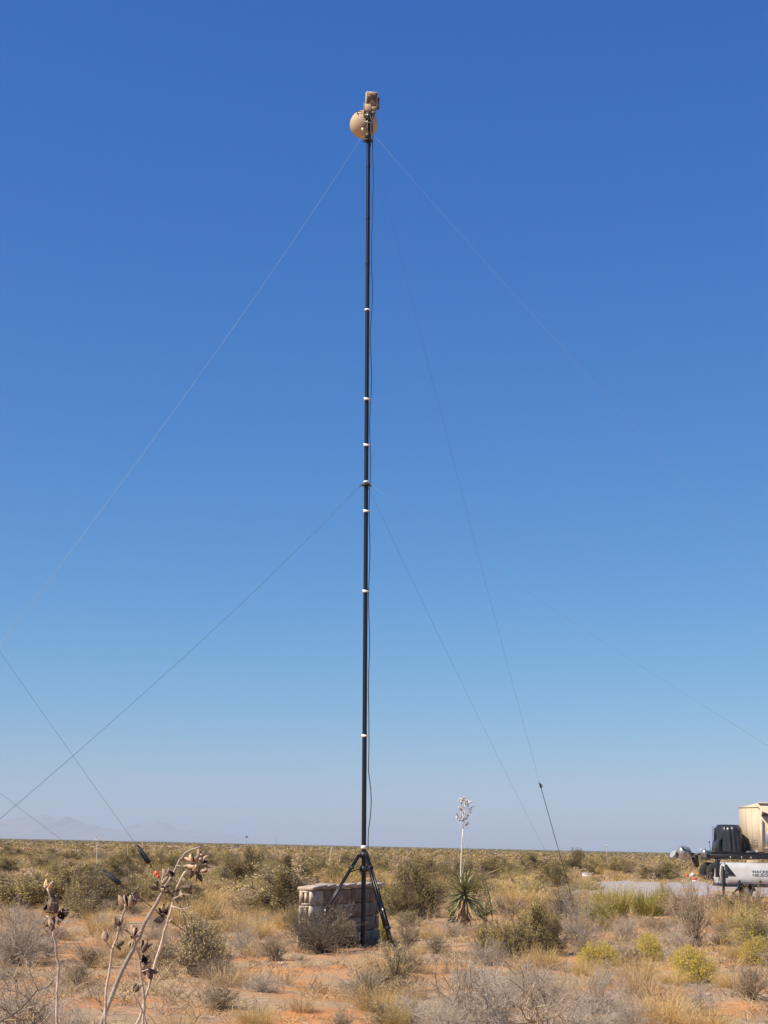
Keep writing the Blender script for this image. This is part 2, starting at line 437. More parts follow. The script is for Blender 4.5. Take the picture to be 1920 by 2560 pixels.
# gravel pad where the machinery stands, its edges ragged
def make_pad():
    rng = np.random.default_rng(3); near = []; far = []
    for px in range(1420, 2700, 24):
        near.append(ground_at(px, 2244 + 5 * math.sin(px * .02) + rng.normal(0, 1.0)))
        far.append(ground_at(px, 2206.5 + (px - 1700) * .004 + rng.normal(0, .12)))
    v = []
    for a, b in zip(near, far):
        for t in np.linspace(0, 1, 6):
            p = a.lerp(b, t); v.append((p.x, p.y, float(terrain(p.x, p.y)) + .035))
    f = [(i * 6 + j, i * 6 + 6 + j, i * 6 + 7 + j, i * 6 + 1 + j) for i in range(len(near) - 1) for j in range(5)]
    mb = MB(); mb.add(v, f)
    o = mb.build('gravel_road', mat('gravel', (.40, .35, .31), c2=(.30, .26, .235), vscale=6, rough=.95, bump=.6)); tag(o, 'pale grey gravel pad', kind='structure')
make_pad()

# the air: pale even haze round the whole scene
hb = MB().box(-64000, 64000, -64000, 64000, -8, 350)
hm = bpy.data.materials.new('air'); hm.use_nodes = True
hm.node_tree.nodes.remove(hm.node_tree.nodes['Principled BSDF'])
hv = hm.node_tree.nodes.new('ShaderNodeVolumePrincipled'); hv.inputs['Density'].default_value = 9e-5; hv.inputs['Color'].default_value = (.555, .655, .795, 1); hv.inputs['Anisotropy'].default_value = 0.0
hm.node_tree.links.new(hv.outputs[0], hm.node_tree.nodes['Material Output'].inputs['Volume'])
tag(hb.build('haze', hm), 'thin bluish haze in the air over the plain', kind='stuff')

# ================================================================== THE MAST
m_black = mat('black_coated_tube', (.007, .007, .009), rough=.36, var=.2, vscale=3)
m_blackmatte = mat('black_casting', (.018, .018, .02), rough=.5, var=.3, vscale=30)
m_tape = mat('white_tape', (.80, .79, .76), rough=.5, var=.06)
m_cable = mat('black_cable', (.012, .013, .02), rough=.45)
m_tan = mat('tan_painted_metal', (.47, .36, .245), rough=.75, var=.07, vscale=9)
m_tan_dark = mat('tan_shroud', (.26, .19, .13), rough=.55, var=.1, vscale=9)
m_steel = mat('galvanised_steel', (.55, .55, .54), rough=.35, metal=.7, var=.15, vscale=30)
m_rope = mat('guy_rope', (.34, .36, .40), rough=.6, var=.2)
m_strap = mat('black_webbing', (.015, .015, .018), rough=.7)
m_orange = mat('orange_flagging', (.80, .13, .04), rough=.6)

B = ground_at(908, 2369)
Tt = at_depth(921.5, 288, B.y)
mast_dir = (Tt - B).normalized()
MAST_L = (Tt - B).length
def mz(py):                      # length along the mast for a row of the photograph
    px = 908 + (2369 - py) * (921.5 - 908) / (2369 - 288)
    return (at_depth(px, py, B.y) - B).dot(mast_dir)
root = empty('antenna_mast', B, Vector((0, 0, 1)).rotation_difference(mast_dir).to_euler())
bpy.context.view_layer.update()
tag(root, 'tall black sectional mast on a black tripod, rising in front of the low block wall', 'mast', None)
PR = .041
zs = [0.02] + [mz(y) for y in (2118, 1840, 1479, 1213, 999, 775, 662, 550, 420)] + [MAST_L]
for i in range(len(zs) - 1):
    mb = MB(); r = PR - .0005 * i
    mb.lathe([(0, zs[i] + .003), (r, zs[i] + .003), (r, zs[i + 1] - .003), (0, zs[i + 1] - .003)], 20)
    if i: mb.lathe([(r + .0005, zs[i] + .004), (r + .006, zs[i] + .006), (r + .006, zs[i] + .05), (r + .0005, zs[i] + .054)], 20)
    smooth_by_angle(mb.build('tube_section', m_black, root), 40)
for y, fl in ((775, 0), (999, .5), (1114, .2), (1205, 0), (1279, 1), (1479, .3), (1840, 1), (2118, 0)):
    z = mz(y); mb = MB(); r = PR + .009; h = .030 if y == 2118 else .017
    mb.lathe([(r - .006, z - h), (r, z - h), (r + .002, z), (r, z + h), (r - .006, z + h)], 18)
    if fl: mb.prism([(-r, z - .03), (-r - .004, z + .03), (r + .022 + .03 * fl, z + .004), (r + .02, z - .008)], -r - .012, -r - .008)
    mb.build('tape_band', m_tape, root)
# cable down the right side
def cable_path(z):
    b = .012 + .022 * abs(math.sin(z * 1.7)) * (.5 + .5 * math.sin(z * .53 + 1)) + .010 * math.sin(z * 3.9)
    if z > mz(520): b = .034 + .01 * math.sin(z * 5)
    if mz(2080) < z < mz(1930): b = .02 + .05 * math.sin((z - mz(2080)) / (mz(1930) - mz(2080)) * math.pi)
    return PR + .012 + max(b, 0)
zt = mz(335); mb = MB(); pts = [(.02, -.05, zt + .42), (.07, -.05, zt + .2)]
zz = zt
while zz > mz(2125): pts.append((cable_path(zz), -.012, zz)); zz -= .12
mb.tube(pts, .0085, 6); mb.build('cable', m_cable, root, smooth=True)
mb = MB(); z0 = mz(2128); mb.tube([(PR + .015, 0, z0), (.09, .03, z0 - .15), (.17, .05, z0 - .42), (.22, .05, z0 - .62), (.235, .06, z0 - .85), (.20, .1, z0 - 1.2)], .008, 6)
mb.build('cable', m_cable, root, smooth=True)
# guy ring half-way and one below the head
def guy_ring(z):
    mb = MB(); mb.lathe([(PR + .001, z - .012), (PR + .05, z - .010), (PR + .05, z + .004), (PR + .012, z + .03), (PR + .001, z + .03)], 20)
    for a in (R(200), R(320), R(70)):
        c, s = math.cos(a), math.sin(a)
        mb.tube([(c * .08, s * .08, z), (c * .115, s * .115, z - .012), (c * .13, s * .13, z - .05), (c * .105, s * .105, z - .03)], .006, 6)
    mb.build('guy_ring', m_blackmatte, root)
guy_ring(mz(1213)); guy_ring(mz(352))
# tripod
zh = mz(2137); zc = mz(2172)
mb = MB(); mb.lathe([(PR + .001, zh - .05), (PR + .028, zh - .05), (PR + .034, zh), (PR + .028, zh + .045), (PR + .001, zh + .05)], 16)
for a in (R(212), R(-56), R(60)):
    c, s = math.cos(a), math.sin(a); mb.tube([(c * .04, s * .04, zh), (c * .095, s * .095, zh)], .022, 6)
mb.build('hub', m_blackmatte, root)
mb = MB(); mb.lathe([(PR + .001, zc - .05), (PR + .03, zc - .045), (PR + .036, zc), (PR + .03, zc + .05), (PR + .001, zc + .05)], 16)
for a in (R(212), R(-56), R(60)):
    c, s = math.cos(a), math.sin(a); mb.tube([(c * .04, s * .04, zc), (c * .085, s * .085, zc)], .018, 6)
mb.build('sliding_collar', m_blackmatte, root)
mb = MB(); mb.box(-.055, .055, -.055, .055, -.02, .02, bev=.006); mb.build('base_plate', m_blackmatte, root); mb = MB(); mb.box(-.085, -.05, -.03, .0, .08, .19, bev=.004); mb.build('foot_lock', m_blackmatte, root)
mb = MB(); mb.box(-.078, -.052, -.075, -.045, .02, .055, bev=.004); mb.build('ground_lug', m_steel, root); mb = MB(); mb.tube([(-.065, -.06, .12), (-.065, -.06, .20)], .014, 6); mb.build('winch', m_steel, root)
FR = .93
for a, FR in ((R(212), 1.2), (R(-56), .92), (R(60), .95)):
    c, s = math.cos(a), math.sin(a); n = Vector((-s, c, 0))
    top = Vector((c * .09, s * .09, zh)); fx, fy = c * FR, s * FR
    fz = float(terrain(B.x + fx, B.y + fy)) - B.z
    foot = Vector((fx, fy, fz + .03)); dv = (foot - top)
    mb = MB()
    for k in (-.024, .024): mb.tube([top + n * k, top + dv * .80 + n * k], .0175, 8)
    leg = mb.build('leg', m_black, root, smooth=True)
    mb = MB(); mb.tube([top + dv * .45, top + dv * .98], .021, 8); mb.build('leg_extension', m_black, leg, smooth=True)
    for u in (.14, .60, .79): mb = MB(); q = top + dv * u; mb.tube([q - n * .035, q + n * .045], .026, 6); mb.build('leg_clamp', m_blackmatte, leg)
    mb = MB(); q = top + dv * .60; mb.tube([q + Vector((0, -.03, .03)), q + Vector((0, -.03, -.06))], .012, 6); mb.build('clamp_screw', m_steel, leg)
    mb = MB(); mb.tube([top + dv * .96, top + dv * .97, foot, foot - Vector((0, 0, .05))], [.016, .035, .04, .012], 8); mb.build('foot', m_blackmatte, leg)
    mb = MB(); mb.tube([Vector((c * .08, s * .08, zc)), top + dv * .19], .011, 6); mb.build('brace', m_black, root)

def on_mast(x, y, z):            # a point in the mast's own frame, in the world
    return B + Vector((1, 0, 0)) * x + Vector((0, 1, 0)) * y + mast_dir * z

# head: dish, radio unit on its bracket
zd = mz(298)
dish = empty('dish_antenna', on_mast(-.095, .22, zd)); tag(dish, 'round tan dish fixed behind the top of the mast, below the square radio unit', 'dish antenna')
mb = MB(); Rd = .268
prof = [(Rd * math.sin(t) * 1.0, -.235 * math.cos(t) ** .9 if t < math.pi / 2 else 0) for t in np.linspace(0.001, math.pi / 2 - .001, 16)]
prof += [(Rd + .006, .0), (Rd + .006, .03), (Rd - .008, .03), (Rd - .012, 0)] + [(Rd * math.sin(t) * .96, -.22 * math.cos(t)) for t in np.linspace(math.pi / 2 - .05, 0.001, 10)]
Md = Matrix.Rotation(R(6), 4, 'Z') @ Matrix.Rotation(R(-90 + 20), 4, 'X')
mb.lathe(prof, 40, M=Md); smooth_by_angle(mb.build('reflector', m_tan, dish), 50)
mb = MB(); mb.box(.01, .09, -.27, -.15, -.09, -.06); mb.build('mount_plate', m_tan_dark, dish); mb = MB(); mb.tube([Md @ Vector((0, 0, -.21)), Md @ Vector((.05, 0, -.28))], .035, 10); mb.build('mount', m_tan_dark, dish); mb = MB(); mb.box(.01, .09, -.27, -.15, .06, .09); mb.build('mount_plate', m_tan_dark, dish)
mb = MB(); mb.tube([Md @ Vector((0, 0, -.16)), Md @ Vector((0, 0, .12))], .012, 8); mb.build('feed', m_blackmatte, dish)
mb = MB(); mb.box(-.035, .005, -.245, -.215, -.245, -.19, bev=.006); mb.build('connector', m_tape, dish)
mb = MB(); mb.tube([(-.01, -.23, -.2), (.03, -.27, -.14), (.09, -.25, -.12)], .01, 6); mb.build('cable', m_blackmatte, dish); mb = MB(); mb.tube([(-.16, -.20, .16), (-.10, -.24, .15), (-.02, -.24, .14)], .008, 6); mb.tube([(-.125, -.22, .16), (-.125, -.23, .10)], .010, 6)
mb.build('fitting', m_blackmatte, dish)

zb = mz(292)
br = empty('mast_head_bracket', on_mast(0, 0, zb)); tag(br, 'tan angle bracket with clamps joining the pole top, dish and radio unit', 'bracket')
mb = MB(); mb.box(-.10, -.092, -.06, .06, -.02, .27); mb.box(-.09, .05, -.055, .05, .10, .25, bev=.012); mb.build('plate', m_tan, br)
mb = MB(); mb.box(.052, .16, -.05, .03, .13, .20, bev=.01); mb.box(.06, .14, -.04, .02, .04, .10, bev=.01); mb.tube([(-.09, -.04, .0), (.12, -.05, .07)], .013, 6); mb.build('swivel_arm', m_tan_dark, br)
mb = MB(); mb.lathe([(PR, -.10), (PR + .02, -.10), (PR + .02, .085), (PR, .085)], 12); mb.box(-.05, .11, -.06, .06, .03, .06, bev=.005); mb.build('clamp', m_blackmatte, br); mb = MB(); mb.lathe([(PR, -.46), (PR + .02, -.45), (PR + .02, -.36), (PR, -.35)], 12); mb.build('clamp', m_blackmatte, br)
mb = MB(); mb.tube([(-.055, -.05, -.14), (-.02, -.065, -.145), (.05, -.06, -.15), (.075, -.03, -.17)], .007, 6); mb.tube([(-.02, -.045, .02), (-.02, -.045, -.28)], .009, 6); mb.box(-.03, -.008, -.065, -.045, -.01, .03); mb.build('bolt', m_steel, br)
mb = MB(); mb.tube([(.13, -.04, .26), (.20, -.05, .20), (.17, -.06, .15), (.11, -.05, .14), (.09, -.05, .02), (.06, -.05, -.15), (.075, -.05, -.35)], .009, 6); mb.build('cable', m_cable, br, smooth=True)

ra = empty('radio_unit', on_mast(.055, -.01, mz(249)), (R(19), 0, R(9))); tag(ra, 'square tan radio unit with rounded face at the very top of the mast', 'radio unit'); ra.scale = (.98, .9, .96)
mb = MB(); mb.box(-.12, .12, -.05, .06, -.145, .15, bev=.022); mb.build('casing', m_tan, ra)
mb = MB(); mb.box(-.098, .098, -.058, -.051, -.125, .13, bev=.003); mb.build('face_panel', mat('dark_tan_panel', (.085, .058, .045), rough=.6), ra)
mb = MB(); mb.prism([(-.085, .075), (-.07, .125), (.06, .125), (.075, .085), (.02, .078), (-.05, .085), (-.085, .045)], -.066, -.0585); mb.build('top_fairing', m_tan, ra)
mb = MB(); mb.add([(-.07, -.060, -.118), (.09, -.060, -.118), (.09, -.060, -.07), (0, -.060, .0), (-.01, -.095, -.10), (.085, -.075, -.11)], [(0, 4, 3), (3, 4, 2), (4, 5, 2), (0, 1, 5, 4), (1, 2, 5)]); mb.build('lower_cover', m_tan_dark, ra)
mb = MB(); mb.tube([(-.055, -.065, .06), (-.055, -.07, .06)], .012, 8); mb.build('status_lamp', m_tape, ra)
mb = MB(); mb.box(.122, .155, -.035, .03, -.05, .045, bev=.006); mb.box(.122, .15, -.035, .03, -.15, -.06, bev=.006); mb.tube([(.14, -.02, -.14), (.145, -.02, -.19)], .02, 8); mb.build('connector_strip', m_blackmatte, ra)

# ------------------------------------------------------------------ guy wires
m_rope_dark = mat('dark_guy_rope', (.11, .125, .15), rough=.7)
m_rope_blue = mat('bluish_guy_rope', (.16, .21, .30), rough=.7)
def guy(a, b, label, grp=None, sag=.12, strap=None, rm=None, ts=1.7, flag=None, r=.0024, group2=None, parent_name='guy_wire'):
    a = Vector(a); b = Vector(b); pts = []
    o = empty(parent_name, b)
    for i in range(25):
        t = i / 24; p = a.lerp(b, t); p.z -= sag * 4 * t * (1 - t); pts.append(p - b)
    mb = MB(); mb.tube(pts, r, 5); mb.build('rope', rm or m_rope, o, smooth=True)
    mb = MB(); mb.tube([(0, 0, .10), (0, 0, -.2)], .012, 6); mb.tube([(-.03, 0, .09), (.03, 0, .09)], .008, 6); mb.build('anchor_stake', m_steel, o)
    def t_at(py):
        lo, hi = 0.0, 1.0
        for _ in range(40):
            t = (lo + hi) / 2; p = a.lerp(b, t); p.z -= sag * 4 * t * (1 - t)
            if project(*p)[1] < py: lo = t
            else: hi = t
        return lo
    if strap is not None: strap = t_at(strap)
    if flag is not None: flag = t_at(flag)
    def along(t): p = a.lerp(b, t); p.z -= sag * 4 * t * (1 - t); return p - b
    if strap is not None:
        p = along(strap); q = along(strap + .012); e = along(.995); d = (q - p).normalized(); n = Vector((1, 0, 0))
        mb = MB(); mb.box(-.025, .025, -.02, .02, -.10, .10, bev=.006); mb.tube([(.02, 0, .09), (.06, -.01, .02), (.05, 0, -.06), (.02, 0, -.09)], .010, 6); mb.tube([(-.02, 0, .1), (-.05, 0, .13), (-.01, 0, .16)], .007, 6)
        mb.build('ratchet_tensioner', m_strap, o, loc=p, rot=d.to_track_quat('-Z', 'Y').to_euler(), scl=(ts, ts, ts * .85))
        mb = MB(); mb.tube([p, q, e], .0075, 5); mb.build('webbing_strap', m_strap, o)
    if flag is not None:
        p = along(flag); mb = MB(); mb.box(-.05, .04, -.003, .003, -.035, .03); mb.box(.02, .07, -.008, -.004, -.05, .0); mb.build('flagging_tape', m_orange, o, loc=p, rot=(0, R(30), 0))
    tag(o, label, 'guy wire', grp)
    return o
mid_h, top_h = mz(1213) , mz(340)
ringM = lambda x, y, z: on_mast(x, y, z)
aA = ground_at(-840, 2700); aB = ground_at(2950, 2470); aC = ground_at(1447, 2306)
guy(ringM(-.12, -.05, top_h - .03), aA, 'pale guy wire from the mast head down to the left edge of the photo', sag=.30)
guy(ringM(-.13, -.05, mid_h - .04), aA + Vector((.12, .1, 0)), 'guy wire from the mid mast ring sloping down to the left', sag=.22, r=.0024, rm=m_rope_dark)
guy(ringM(.12, -.06, top_h - .03), aB, 'pale guy wire from the mast head sloping down to the right', sag=.30, r=.0019, rm=m_rope_blue)
guy(ringM(.13, -.06, mid_h - .04), aB + Vector((.12, .1, 0)), 'faint guy wire from the mid mast ring running to the far right', sag=.25, r=.0019, rm=m_rope_blue)
guy(ringM(.05, .13, top_h - .03), aC, 'long guy wire behind the mast ending in a black strap right of the yucca', sag=.25, strap=1964, rm=m_rope_dark, ts=.7, r=.0019)
guy(ringM(.05, .13, mid_h - .04), aC + Vector((.1, .12, 0)), 'short guy wire from the mid mast ring passing right of the yucca flower stalk', sag=.12, rm=m_rope_dark, r=.0019)
# the neighbouring mast stands outside the frame on the left; its right-hand guys come into view
off = Vector((-14.4, .6, 0))
m2 = copy_tree(root); m2.location = Vector((B.x, B.y, 0)) + off; m2.location.z = float(terrain(m2.location.x, m2.location.y)); m2.rotation_euler = (0, 0, 0)
m2['label'] = 'second black mast on a tripod, outside the frame to the left'
aD = ground_at(527, 2372)
guy(m2.location + Vector((.12, 0, top_h - .03)), aD, 'guy wire crossing the left sky with a black tensioner and orange tag', sag=.18, strap=2140, flag=2184, r=.0030, rm=m_rope_dark)
guy(m2.location + Vector((.13, 0, mid_h - .04)), aD + Vector((-.06, .1, 0)), 'lower guy wire at the left with a black tensioner below the horizon', sag=.12, strap=2196, r=.0030, rm=m_rope_dark)

# ================================================================== THE BLOCK WALL
m_blk_shade = mat('shaded_concrete_block', (.25, .18, .125), c2=(.14, .10, .07), vscale=7, rough=.95, bump=.5, bscale=60, objvar=.10)  # the wall front's shade is put into this darker block colour
m_blk_sun = mat('sunlit_concrete_block', (.60, .50, .39), c2=(.38, .29, .21), vscale=7, rough=.95, bump=.5, bscale=60, objvar=.10)  # same concrete, lightened to paint sunlight on the wall end and caps
wA = ground_at(772, 2373); wB = ground_at(944, 2357)
wd = (wB - wA); wlen = math.hypot(wd.x, wd.y); wang = math.atan2(wd.y, wd.x)
wall = empty('block_wall', (wA.x, wA.y, wA.z), (0, 0, wang)); tag(wall, 'low wall of stacked concrete blocks behind the grey shrub at the foot of the mast', 'wall')
ncol = 7; bw = wlen / ncol; bh = .248
def block_mesh(w, t, h, hollow, name, mt):
    mb = MB(); g = .006
    if hollow:     # webs and face shells around two cells open at the end
        for (x0, x1, y0, y1, z0, z1) in ((g, w - g, 0, .045, g, h - g), (g, w - g, t - .045, t, g, h - g), (.05, w - .05, .045, t - .045, g, h - g), (g, .05, .045, t - .045, g, .04), (g, .05, .045, t - .045, h - .04, h - g), (g, .05, t / 2 - .02, t / 2 + .02, .04, h - .04), (w - .05, w - g, .045, t - .045, g, h - g)):
            mb.box(x0 + (.0015 if y0 == .045 else 0), x1, y0, y1, z0 + (.002 if y0 == .045 else 0), z1 - (.003 if y0 == .045 else 0))
    else: mb.box(g, w - g, 0, t, g, h - g, bev=.008)
    return mb.mesh(name, mt)
bm_s = [block_mesh(bw, .235, bh, False, 'block', m) for m in (m_blk_shade, m_blk_shade)]; bm_h = block_mesh(bw, .235, bh, True, 'end_block', m_blk_sun)
cap = [MB().box(-.02, bw - .022, -.05, .28, 0, .05, bev=.005).mesh('cap_block', m) for m in (m_blk_sun,)]
rng = np.random.default_rng(12)
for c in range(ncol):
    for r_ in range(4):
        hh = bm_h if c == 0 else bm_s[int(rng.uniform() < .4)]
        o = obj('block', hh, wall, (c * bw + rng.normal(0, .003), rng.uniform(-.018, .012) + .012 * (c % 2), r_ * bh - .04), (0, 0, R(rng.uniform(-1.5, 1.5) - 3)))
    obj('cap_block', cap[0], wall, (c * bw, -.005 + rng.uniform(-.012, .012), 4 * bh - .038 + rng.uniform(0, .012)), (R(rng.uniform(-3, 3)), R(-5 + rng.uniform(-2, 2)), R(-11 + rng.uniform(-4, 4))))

# ================================================================== VEGETATION
KIND = {}
def kind(k, variants): KIND[k] = variants
def v_shrub(k, n, seed, w, h, *a, **q): kind(k, [shrub(k, seed + i, w, h, *a, **q) + (w, h) for i in range(n)])
v_shrub('creosote', 3, 100, 1.7, 1.15, 26, 9, 3, 6400, .046, m_twig_dark, m_green, spread=.055, clump=190, topbias=.3, inner=.35)
v_shrub('olive', 4, 120, 1.6, 1.05, 30, 9, 3, 6800, .043, m_twig_brown, m_olive, spread=.05, clump=240, inner=.2)
v_shrub('sage', 3, 140, 1.5, 1.0, 30, 9, 3, 5600, .040, m_twig_brown, m_sage, spread=.05, clump=260, inner=.2)
v_shrub('feathery', 3, 160, 1.3, 1.1, 34, 9, 3, 7500, .032, m_twig_tan, m_ygreen, spread=.04, up=.8, aspect=.35, inner=.2)
v_shrub('bare', 4, 180, 1.7, 1.0, 40, 11, 5, 1500, .017, m_twig_grey, m_seed, spread=.03, crook=.45, thick=.66, inner=.1)
v_shrub('bare_dark', 2, 195, 1.5, 1.2, 40, 11, 4, 900, .024, m_twig_brown, m_litter, spread=.03, crook=.28, thick=.75, inner=.1)
v_shrub('seedy', 3, 200, 1.3, 1.25, 34, 8, 3, 2600, .024, m_twig_tan, m_seed, spread=.035, up=.6, flat=.7, inner=.3, topbias=.6)
v_shrub('rusty', 2, 220, 1.5, 1.0, 34, 8, 3, 3400, .024, m_twig_tan, m_rust, spread=.035, up=.6, inner=.3, topbias=.8)

v_shrub('branchy', 2, 240, 1.5, 1.2, 10, 7, 3, 0, .02, m_twig_tan, m_seed, crook=.8, thick=1.15, flat=.8)
def mound(seed):                       # thin stems closing into a low dome of small yellow heads
    rng = np.random.default_rng(seed); w, h = 1.0, .62
    n = 620; e = np.arccos(rng.uniform(.02, 1, n)); az = rng.uniform(0, 2 * np.pi, n)
    d = np.stack([np.sin(e) * np.cos(az), np.sin(e) * np.sin(az), np.cos(e)], 1)
    lob = unit(rng.normal(size=(6, 3))); lob[:, 2] = abs(lob[:, 2]); k = .82 + .22 * (np.clip(d @ lob.T, 0, 1) ** 5).sum(1).clip(0, 1) + rng.normal(0, .05, n)
    T = d * np.array([w / 2, w / 2, h]) * k[:, None]; T[:, 2] = np.maximum(T[:, 2], .06)
    Mid = T * np.array([.45, .45, .6]) + rng.normal(0, .012, (n, 3)); Bs = T * np.array([.06, .06, 0])
    t = MB(); tn = rng.uniform(0, 1, n); r = np.full(n, .0022)
    segs_to_mesh(t, Bs, Mid, r, r * .9, tn); segs_to_mesh(t, Mid, T, r * .9, r * .6, tn)
    l = MB(); ix = rng.choice(n, 7500); C = T[ix] * rng.uniform(.72, 1.03, (7500, 1)) + rng.normal(0, .022, (7500, 3)); C[:, 2] = np.maximum(C[:, 2], .02)
    leaves_to_mesh(l, rng, C, .024, np.clip(rng.uniform(0, 1, 7500) * .7 + tn[ix] * .3, 0, 1), 0, .8, .5)
    ix = rng.choice(n, 2200); C = T[ix] * rng.uniform(.35, .8, (2200, 1)) + rng.normal(0, .02, (2200, 3)); C[:, 2] = np.maximum(C[:, 2], .02)
    leaves_to_mesh(l, rng, C, .026, rng.uniform(0, 1, 2200), 1, 1.2, .25)
    return t.mesh('mound_stems', m_twig_tan), l.mesh('mound_flowers', [m_yellow, m_ygreen]), w, h
kind('snakeweed', [mound(300 + i) for i in range(3)])
def grasses(k, n, seed, cnt, w, h, blade, head, lean, width, seeds, **q):
    kind(k, [(None, grass_mesh(k, seed + i, cnt, w, h, [blade, head], lean=lean, width=width, seeds=seeds, **q), w, h) for i in range(n)])
grasses('gold', 3, 340, 900, 1.1, .65, m_gold, m_gold, .95, .0055, 700, base=.55, curl=.5)
grasses('straw', 3, 360, 420, .8, .45, m_straw, m_straw, .95, .0055, 150, base=.5, curl=.5)
grasses('broom', 3, 380, 700, .9, .9, m_ygreen, m_gold, .42, .008, 900, base=.6, curl=.2)

PLACED = []
def plant(k, px, py, wpx, hpx, label=None, name=None, cat='bush', group=None, var=None, two=True, rot=None, pos=None):
    rng = random.Random(int(px * 7 + py * 13)); vs = KIND[k]; v = vs[(rng.randrange(len(vs)) if var is None else var)]
    p = ground_at(px, py) if pos is None else pos
    s = scale_at(p); sx = wpx * s / v[2] * (1.18 if k in ('creosote', 'olive', 'sage', 'feathery') and pos is None else 1.06); sz = hpx * s / v[3] * ((.97 if pos is None else .9) if k in ('creosote', 'olive', 'sage', 'feathery') else 1.04)
    if name is None: name = {'snakeweed': 'snakeweed_mound', 'gold': 'grass_clump', 'straw': 'grass_clump', 'broom': 'broom_shrub', 'bare': 'leafless_shrub', 'bare_dark': 'leafless_shrub', 'branchy': 'leafless_shrub', 'seedy': 'dry_shrub', 'rusty': 'dry_shrub', 'creosote': 'creosote_bush', 'olive': 'olive_bush', 'sage': 'sage_bush', 'feathery': 'feathery_shrub'}[k]
    rz = rng.uniform(0, 6.28) if rot is None else rot
    if v[0] is None:
        o = obj(name, v[1], None, p, (0, 0, rz), (sx, sx, sz))
    else:
        o = empty(name, p, (0, 0, rz)); o.scale = (sx, sx, sz)
        obj('branches', v[0], o)
        if v[1] is not None: tag(obj('flower_heads' if k == 'snakeweed' else ('seed_heads' if k in ('seedy', 'rusty', 'bare') else 'leaves'), v[1], o), kind='stuff')
    tag(o, label, cat, group); PLACED.append((px, py, wpx, hpx))
    return o
P = plant
# --- left side
P('sage', 212, 2296, 112, 104, 'bushy sage-coloured shrub behind the lone dry stalk at the left')
P('olive', 192, 2280, 70, 88, 'yellower leafy bush growing against the left side of the sage shrub')
P('feathery', 132, 2194, 54, 48, 'yellowish bush with drooping sides, below the left mountain peak')
P('creosote', 88, 2173, 46, 28, 'small dark bush under the foot of the left mountains')
P('creosote', 172, 2158, 38, 28, 'dark rounded bush just under the horizon, right of the yellowish bush')
P('olive', 300, 2183, 100, 54, 'wide pale olive bush under the black strap tensioner')
P('sage', 262, 2184, 60, 42, 'greyish bush overlapping the left of the wide pale olive bush')
P('feathery', 372, 2250, 68, 74, 'feathery yellow-green shrub under the orange flagging tape')
P('olive', 405, 2190, 80, 62, 'light olive bush behind the tops of the forked dry stalks')
P('sage', 340, 2203, 46, 46, 'small sage tuft between the two strap tensioners')
P('sage', 14, 2226, 74, 50, 'pale sage bush cut by the left edge of the photo')
P('creosote', 60, 2212, 34, 20, 'small green cushion on bare soil at the left edge')
P('bare', 40, 2410, 270, 165, 'large leafless grey shrub filling the left edge behind the lone dry stalk', var=0)
P('bare', -70, 2440, 200, 150, 'leafless grey shrub running out of the left edge', var=1)
P('bare', 30, 2600, 330, 170, 'near leafless grey shrub in the bottom left corner', var=2)
P('bare', 175, 2640, 170, 110, 'low leafless shrub at the bottom edge beside the forked dry stalks', var=3)
P('sage', 487, 2440, 145, 165, 'tall half-dry sage bush right of the forked dry stalks', var=1)
P('olive', 508, 2400, 90, 120, 'yellow-green bush behind the half-dry sage bush')
P('bare_dark', 540, 2450, 110, 60, 'low dark leafless shrub at the foot of the half-dry sage bush')
P('gold', 500, 2300, 92, 72, 'golden feathery grass clump above the half-dry sage bush', cat='grass clump')
P('gold', 590, 2330, 90, 62, 'golden grass clump left of the bushes by the wall', cat='grass clump')
P('gold', 655, 2345, 74, 58, 'pale golden grass clump close to the left end of the wall', cat='grass clump')
P('gold', 250, 2330, 90, 46, 'golden grass clump beside the sand patch near the forked dry stalks', cat='grass clump')
P('creosote', 620, 2220, 122, 84, 'large dense dark green bush left of the mast, nearest of the dark green ones', var=0)
P('sage', 567, 2216, 84, 66, 'grey-olive bush pressed against the left of the dense dark green bush')
P('creosote', 735, 2203, 92, 58, 'dark green bush between the dense dark bush and the mast')
P('sage', 700, 2190, 90, 44, 'pale bush behind and left of the dark bush near the mast')
P('olive', 795, 2188, 86, 50, 'olive bush just left of the tripod hub')
P('sage', 530, 2231, 54, 28, 'small blue-grey shrub on the bare patch left of the dense dark bush')
P('creosote', 510, 2178, 70, 44, 'dark green bush behind the seed heads of the forked dry stalks')
P('gold', 848, 2228, 110, 58, 'golden grass stand behind the block wall, left of the mast', cat='grass clump')
P('snakeweed', 875, 2212, 60, 38, 'yellow flowering mound behind the wall, beside the mast')
P('creosote', 708, 2298, 66, 76, 'upright dark bush behind the left end of the block wall', var=2)
P('olive', 742, 2330, 78, 74, 'olive bush hugging the left end of the block wall')
P('bare_dark', 806, 2384, 176, 138, 'tangled leafless grey-brown shrub in front of the block wall', var=1)
P('bare_dark', 765, 2376, 104, 126, 'upright dark leafless shrub covering the corner of the block wall')
P('sage', 846, 2370, 80, 84, 'thin grey-leaved shrub standing before the wall left of the mast', var=0)
P('seedy', 690, 2402, 112, 74, 'dry tan and purple shrub left of the tangled grey shrub')
P('straw', 640, 2392, 80, 40, 'straw tuft at the left foot of the dry tan shrub', cat='grass clump')
P('snakeweed', 950, 2352, 46, 56, 'yellow flowering mound between the wall end and the right tripod leg')
